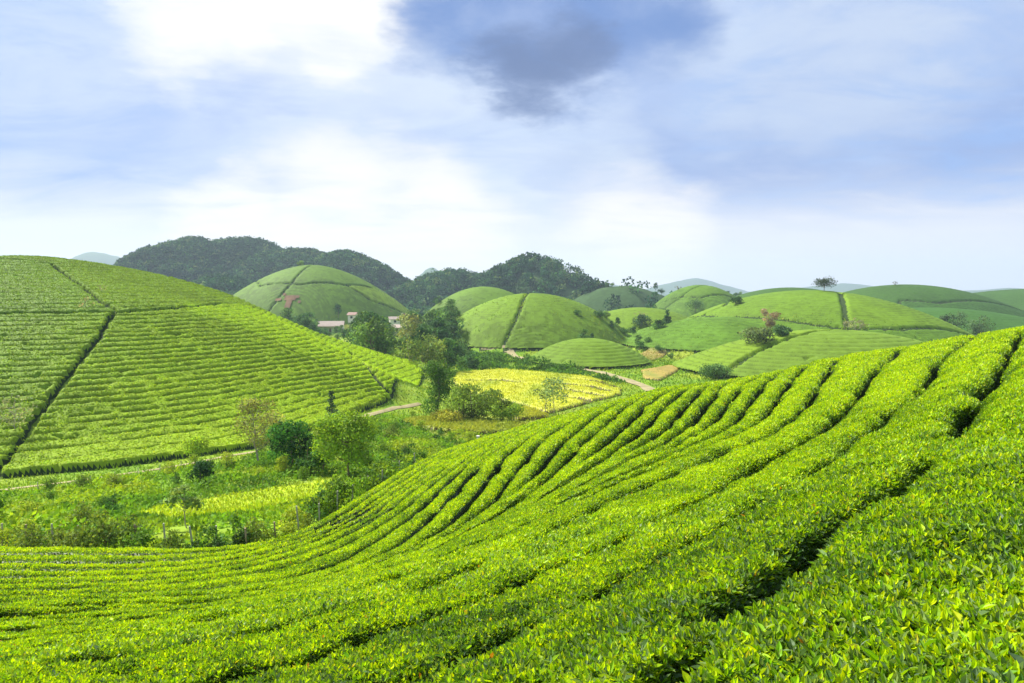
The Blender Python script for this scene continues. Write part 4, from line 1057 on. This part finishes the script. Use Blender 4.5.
# forest on the mountains: one continuous wood
def forest():
    P = []
    def spread(n, cx, cy, wx, wy, keepf):
        x = cx + rng.uniform(-1, 1, n) * wx; y = cy + rng.uniform(-1, 1, n) * wy
        k = keepf(x, y); P.append(np.stack([x[k], y[k]], 1))
    for n, cnt, dens in (('wood_a', 1700, 1), ('wood_b', 1700, 1), ('wood_g', 1500, 1), ('wood_c', 1500, 1), ('wood_d', 1100, 0.55), ('wood_e', 1000, 1), ('wood_f', 500, 1), ('brown', 120, .1)):
        D = DOMES[n]
        spread(cnt, D['c'][0], D['c'][1] - 0.35 * D['ay'], D['ax'] * 1.05, D['ay'] * 0.75,
               lambda x, y, D=D: (dome_z(D, x, y) > D['base'] - 2) & (rng.random(len(x)) < dens))
    spread(1300, -110, 470, 130, 120, lambda x, y: (ground_z(x, y) < -8) & (np.hypot(x + 114, y - 390) > 62) & (np.hypot(x + 22, y - 340) > 50) & (y > 352))
    spread(200, 60, 470, 60, 60, lambda x, y: (ground_z(x, y) < -10) & (fbm(x / 15, y / 15, 3) > 0))
    P = np.concatenate(P); z = ground_z(P[:, 0], P[:, 1]); n = len(P); q = 46
    hgt = rng.uniform(5.0, 9.5, n); wid = rng.uniform(2.6, 4.6, n)
    kind = rng.random(n); tone = fbm(P[:, 0] / 35, P[:, 1] / 35, 23, 3)
    c0 = np.where((kind < 0.65)[:, None], [0.034, 0.095, 0.036], np.where((kind < 0.92)[:, None], [0.065, 0.15, 0.045], [0.14, 0.21, 0.07])) * (1 + 0.55 * tone + 0.2 * rng.normal(size=n))[:, None]
    d = rand_dirs(n * q, 0.45); rad = rng.uniform(0.7, 1.05, (n * q, 1))
    S = np.stack([wid, wid, hgt * 0.5], 1).repeat(q, 0); C = np.stack([P[:, 0], P[:, 1], z + hgt * 0.45], 1).repeat(q, 0)
    C = C + 0.35 * wid.repeat(q)[:, None] * np.stack([vnoise(np.arange(n * q) // 9 * 1.7, np.zeros(n * q), 3), vnoise(np.arange(n * q) // 9 * 2.3, np.zeros(n * q), 4), vnoise(np.arange(n * q) // 9 * 3.1, np.zeros(n * q), 5)], 1)
    L = rng.uniform(1.2, 2.6, n * q); A = rand_dirs(n * q); N = unit(d + 0.5 * rand_dirs(n * q))
    G = Geo(); G.leaves(C + d * S * rad - A * L[:, None] / 2, A, N, L, L * 0.75, np.clip(jitter(c0.repeat(q, 0), n * q, 0.2, 0.05), 0.004, .5), 0, 0)
    put('forest', G.mesh('forest', [M_WOOD]), kind='stuff', label='dark green forest covering the mountains behind the tea hills')


forest()

# ------------------------------------------------------------------ low growth on the valley floor
BAND = [at(px, py, z=z)[:2] for px, py, z in [(-60, 547, -9.5), (-60, 502, -13.6), (0, 497, -14), (120, 482, -15), (200, 468, -15.6), (262, 455, -16), (330, 432, -16), (385, 410, -16.4), (430, 412, -16.6), (520, 424, -16.8),
                                                    (560, 418, -16.5), (480, 436, -10.5), (440, 450, -10), (400, 469, -9.6), (355, 495, -9.5), (320, 517, -9.5), (280, 535, -9.3), (250, 543, -9.3), (100, 546, -9.3)]]
SCRUB = [at(px, py, z=-18.2)[:2] for px, py in [(455, 352), (480, 351), (520, 356), (560, 366), (600, 376), (632, 386), (600, 381), (545, 372), (500, 368), (458, 371)]]


def low_growth():
    bx = np.array(BAND); n = 150000
    x = rng.uniform(bx[:, 0].min(), bx[:, 0].max(), n); y = rng.uniform(bx[:, 1].min(), bx[:, 1].max(), n)
    k = in_poly(x, y, BAND) & ~in_poly(x, y, FG_POLY) & ~in_poly(x, y, CLEARING) & ~in_poly(x, y, LH_POLY)
    x, y = x[k], y[k]
    d = poly_dist(x, y, TRACKS['left']); m = fbm(x / 2.6, y / 2.6, 201, 3) + 0.25 * fbm(x / 9, y / 9, 202, 2)
    k = (d > 1.5) & (m > -0.25) & (poly_dist(x, y, TRACKS['nose']) > 1.5); x, y, m = x[k], y[k], m[k]
    view = sstep(-0.62, -0.52, x / y) * sstep(-0.17, -0.24, x / y) * sstep(46, 41, y)
    top = (0.12 + 0.95 * np.clip(m + 0.15, 0, 1)) * (1 - 0.65 * view)
    z = ground_z(x, y) + top * rng.uniform(0.35, 1.0, len(x))
    n = len(x); tone = vnoise(x / 1.4, y / 1.4, 203)[:, None]; t2 = fbm(x / 5, y / 5, 204, 3)[:, None]
    c = np.array([0.17, 0.33, 0.018]) * (1 + 0.3 * tone); c = c + (np.array([0.36, 0.44, 0.02]) - c) * np.clip(t2 * 1.5, 0, 0.8); c = c + (np.array([0.05, 0.13, 0.02]) - c) * np.clip(-t2 * 1.6, 0, 0.7)
    L = rng.uniform(0.14, 0.34, n)
    G = Geo(); G.leaves(np.stack([x, y, z], 1), rand_dirs(n, 0.5), rand_dirs(n, 1.8), L, L * 0.6, jitter(c, n, 0.18, 0.06), 0, 0)
    put('undergrowth', G.mesh('undergrowth', [M_LEAF]), kind='stuff', label='tangled green undergrowth filling the dip below the near slope')
    # scrub along the dirt track
    s = np.array(SCRUB); n = 60000; x = rng.uniform(s[:, 0].min(), s[:, 0].max(), n); y = rng.uniform(s[:, 1].min(), s[:, 1].max(), n)
    k = in_poly(x, y, SCRUB) & (poly_dist(x, y, TRACKS['valley']) > 2.2); x, y = x[k], y[k]
    m = fbm(x / 4, y / 4, 211, 3); k = m > -0.35; x, y, m = x[k], y[k], m[k]
    z = ground_z(x, y) + rng.uniform(0.2, 1, len(x)) * (0.3 + 2.4 * np.clip(m + 0.2, 0, 1)); n = len(x)
    c = np.array([0.09, 0.19, 0.03]) * (1 + 0.4 * vnoise(x / 3, y / 3, 5)[:, None]); L = rng.uniform(0.3, 0.75, n)
    G = Geo(); G.leaves(np.stack([x, y, z], 1), rand_dirs(n, 0.6), rand_dirs(n, 1.0), L, L * 0.6, jitter(c, n, 0.2, 0.06), 0, 0)
    put('undergrowth', G.mesh('undergrowth', [M_LEAF]), kind='stuff', label='dark scrub between the dirt track and the golden rice field')
    # grass
    n = 260000; th = rng.uniform(-0.75, 0.72, n); r = 34 * (240 / 34) ** rng.random(n)
    x, y = r * np.sin(th), r * np.cos(th)
    k = ~in_poly(x, y, FG_POLY) & ~in_poly(x, y, LH_POLY) & (poly_dist(x, y, TRACKS['left']) > 0.6) & (poly_dist(x, y, TRACKS['valley']) > 1.6) & (poly_dist(x, y, TRACKS['nose']) > 0.9)
    x, y, r = x[k], y[k], r[k]; z = ground_z(x, y); n = len(x)
    c = lawn_colour(x, y) * 1.2; cl = in_poly(x, y, CLEARING); c[cl] = np.array([0.36, 0.47, 0.016]) * (1 + 0.3 * fbm(x[cl] / 2.5, y[cl] / 2.5, 9)[:, None])
    L = rng.uniform(0.14, 0.32, n) * np.maximum(1, r / 60)
    G = Geo(); G.leaves(np.stack([x, y, z - 0.03], 1), rand_dirs(n, 1.3), rand_dirs(n), L, L * 0.35, jitter(c, n, 0.2, 0.08), 0, 0)
    put('grass', G.mesh('grass', [M_GRASS]), kind='stuff', label='rough yellow green grass on the valley floor')


low_growth()

# shrubs along the fence below the near slope, and through the dip
SHRUBS = [make_tree(2.0, 1.7, 0.05, 9, 800, 0.15, c, 0.03, 0.75, 0.28, stems=3, seed=70 + i, fill=0.35) for i, c in enumerate([(0.075, 0.15, 0.014), (0.12, 0.2, 0.014), (0.05, 0.12, 0.02), (0.16, 0.22, 0.02), (0.10, 0.15, 0.025)])]
fl = resample(FENCE, 400); fn = unit(np.stack([-np.gradient(fl[:, 1]), np.gradient(fl[:, 0])], 1))
seg = np.linalg.norm(np.diff(fl, axis=0), axis=1).sum()
t = 2.0
while t < seg - 3:
    i = int(t / seg * 399); p = fl[i] + fn[i] * rng.uniform(0.9, 1.9)
    s = rng.uniform(0.45, 0.85) * (0.88 if -0.56 < p[0] / p[1] < -0.27 else 1.1)
    plant_tree('shrub', SHRUBS[rng.integers(5)], on_ground(*p), 'leafy shrub in the hedgerow along the fence below the near slope', 'shrub', 'hedgerow shrubs along the near fence', sc=s, sz=s * rng.uniform(0.85, 1.2))
    t += rng.uniform(0.55, 1.15)
got = []
bx = np.array(BAND)
while len(got) < 100:
    x = rng.uniform(bx[:, 0].min(), bx[:, 0].max()); y = rng.uniform(bx[:, 1].min(), bx[:, 1].max()); a = np.array([x]), np.array([y])
    if not in_poly(*a, BAND)[0] or in_poly(*a, CLEARING)[0] or in_poly(*a, FG_POLY)[0] or in_poly(*a, LH_POLY)[0]: continue
    if -0.58 < x / y < -0.2 and y < 42: continue
    if poly_dist(*a, np.vstack([CLEARING, CLEARING[:1]]))[0] < 1.2 or poly_dist(*a, TRACKS['left'])[0] < 2.2 or poly_dist(*a, FENCE)[0] < 2.4 or any((x - p) ** 2 + (y - q) ** 2 < 2.4 for p, q in got): continue
    got.append((x, y)); s = rng.uniform(0.35, 0.85)
    plant_tree('shrub', SHRUBS[rng.integers(5)], on_ground(x, y), 'green shrub growing wild in the dip between the near slope and the left hill', 'shrub', 'wild shrubs in the dip', sc=s)

# ------------------------------------------------------------------ fence posts
def post(px, py, hpx, mat, label, group, d=None):
    p = base_hit(px, py) if d is None else on_ground(*at(px, py, y=d)[:2])
    h = max(0.5, hpx / F * p[1]) + (0.55 if 'left track' not in group else 0.0); w = 0.038
    G = Geo(); G.tube([(0, 0, -0.2), (0.01, 0, h * 0.5), (0.03 * rng.normal(), 0.02 * rng.normal(), h)], [w, w * 0.95, w * 0.85], k=6)
    put('fence_post', G.mesh('fence_post', [mat]), None, p, label=label, category='fence post', group=group)


for i, (px, hpx, mt) in enumerate([(2, 16, 0), (26, 15, 1), (53, 16, 0), (81, 15, 0), (105, 15, 1), (135, 16, 1), (165, 17, 0), (192, 14, 0), (216, 14, 0)]):
    post(px, 547, hpx + 4, M_PINKPOST if mt else M_POST, 'short pale post in the fence along the foot of the near slope', 'posts of the near fence', d=24.2)
for px, py, hpx, mt in [(246, 543, 14, 1), (275, 536, 13, 1), (298, 527, 20, 0), (319, 517, 12, 0), (337, 508, 15, 0), (352, 499, 12, 0), (367, 490, 12, 0), (382, 482, 10, 0), (399, 472, 10, 0), (415, 464, 10, 0)]:
    f = at(px, py, z=-9.0)
    post(px, py, hpx + 3, M_PINKPOST if mt else M_POST, 'pale post in the fence climbing the right side of the dip', 'posts of the rising fence', d=f[1])
for px, py, hpx in [(9, 499, 13), (38, 493, 12), (91, 487, 12), (115, 479, 8), (138, 476, 9), (160, 472, 9), (181, 468, 8)]:
    post(px, py, hpx, M_POST if px != 9 else M_PINKPOST, 'white post beside the track under the left hill', 'posts beside the left track')
# pale marker at the tip of the near slope
p = base_hit(478, 443)
G = Geo(); G.tube([(0, 0, -0.6), (0, 0, 0.15), (0.01, 0, 0.36)], [0.07, 0.075, 0.07], k=8); G.box((0, 0, 0.38), (0.17, 0.17, 0.05))
put('marker_post', G.mesh('marker_post', [M_WHITE]), None, at(478, 443, y=37.2), label='small whitish marker post at the far tip of the near tea slope', category='marker post')

# ------------------------------------------------------------------ houses
def house(loc, w, dp, eave, ridge, rz, roof_mat, label, wins=3, porch=False):
    e = put('house', None, None, loc, rz, 1.0, label=label, category='house')
    G = Geo(); G.box((0, 0, eave / 2 - 0.5), (w, dp, eave + 1))
    for sx in (-1, 1):      # gable ends
        V = np.array([(sx * w / 2, -dp / 2, eave), (sx * w / 2, dp / 2, eave), (sx * w / 2, 0, ridge - 0.05)]); G.add(V, [0, 1, 2] if sx > 0 else [0, 2, 1], [3], (1, 1, 1))
    put('wall', G.mesh('wall', [M_WHITE]), e)
    G = Geo(); o = 0.5; th = 0.12
    for s in (-1, 1):
        k = (ridge - eave) / (dp / 2); y1 = s * (dp / 2 + o); z1 = eave - k * o
        V = [(-w / 2 - o, 0, ridge), (w / 2 + o, 0, ridge), (w / 2 + o, y1, z1), (-w / 2 - o, y1, z1)]
        V = np.array(V + [(a, b, c + th) for a, b, c in V])
        G.add(V, [0, 1, 2, 3, 4, 7, 6, 5, 0, 4, 5, 1, 1, 5, 6, 2, 2, 6, 7, 3, 3, 7, 4, 0], [4] * 6, (1, 1, 1))
    put('roof', G.mesh('roof', [roof_mat]), e)
    for i in range(wins):
        x = (i - (wins - 1) / 2) * w / max(1, wins)
        if i == wins // 2 and wins > 1:
            G = Geo(); G.box((x, -dp / 2 - 0.02, 1.0), (0.95, 0.08, 2.0)); put('door', G.mesh('door', [M_BARK]), e)
        else:
            G = Geo(); G.box((x, -dp / 2 - 0.02, eave * 0.55), (1.1, 0.08, 1.1)); put('window', G.mesh('window', [M_DARK]), e)
    if porch:
        G = Geo(); G.box((0, -dp / 2 - 1.2, eave - 0.35), (w * 0.96, 2.4, 0.1))
        put('porch_roof', G.mesh('porch_roof', [M_ROOF]), e)
        for sx in (-0.47, -0.16, 0.16, 0.47):
            G = Geo(); G.box((sx * w, -dp / 2 - 2.25, eave / 2 - 0.45), (0.14, 0.14, eave)); put('porch_post', G.mesh('porch_post', [M_WHITE]), e)
    return e


def hp(i, up=0.0): p = HP[i]; return (p[0], p[1], max(p[2], g1(p[0], p[1])) + up)


house(hp(0), 11.5, 6.5, 3.4, 5.2, R(8), M_ROOF, 'long white house with pale brown roof among the trees below the far cone hill', 5, True)
house(hp(1), 3.8, 3.4, 3.0, 4.0, R(-12), M_REDROOF, 'small square white house right of the long white house', 1)
house(hp(2), 4.6, 4.0, 2.4, 3.4, R(25), M_ROOF, 'little pale hut near the red soil bank', 1)
house(hp(3), 4.2, 3.4, 2.3, 3.2, R(-20), M_ROOF, 'little pale hut half hidden in the valley wood', 1)

# ------------------------------------------------------------------ the air
def haze():
    m, g = new_mat('haze_air')
    out = g.n.new('ShaderNodeOutputMaterial'); v = g.n.new('ShaderNodeVolumePrincipled')
    v.inputs['Color'].default_value = (0.68, 0.85, 1.0, 1); v.inputs['Density'].default_value = 0.00019; v.inputs['Anisotropy'].default_value = 0.2
    g.l.new(v.outputs[0], out.inputs['Volume'])
    G = Geo(); G.box((0, 2000, 55), (9000, 4800, 240))
    put('haze', G.mesh('haze', [m]), kind='stuff', label='thin bluish haze lying over the whole valley')


haze()
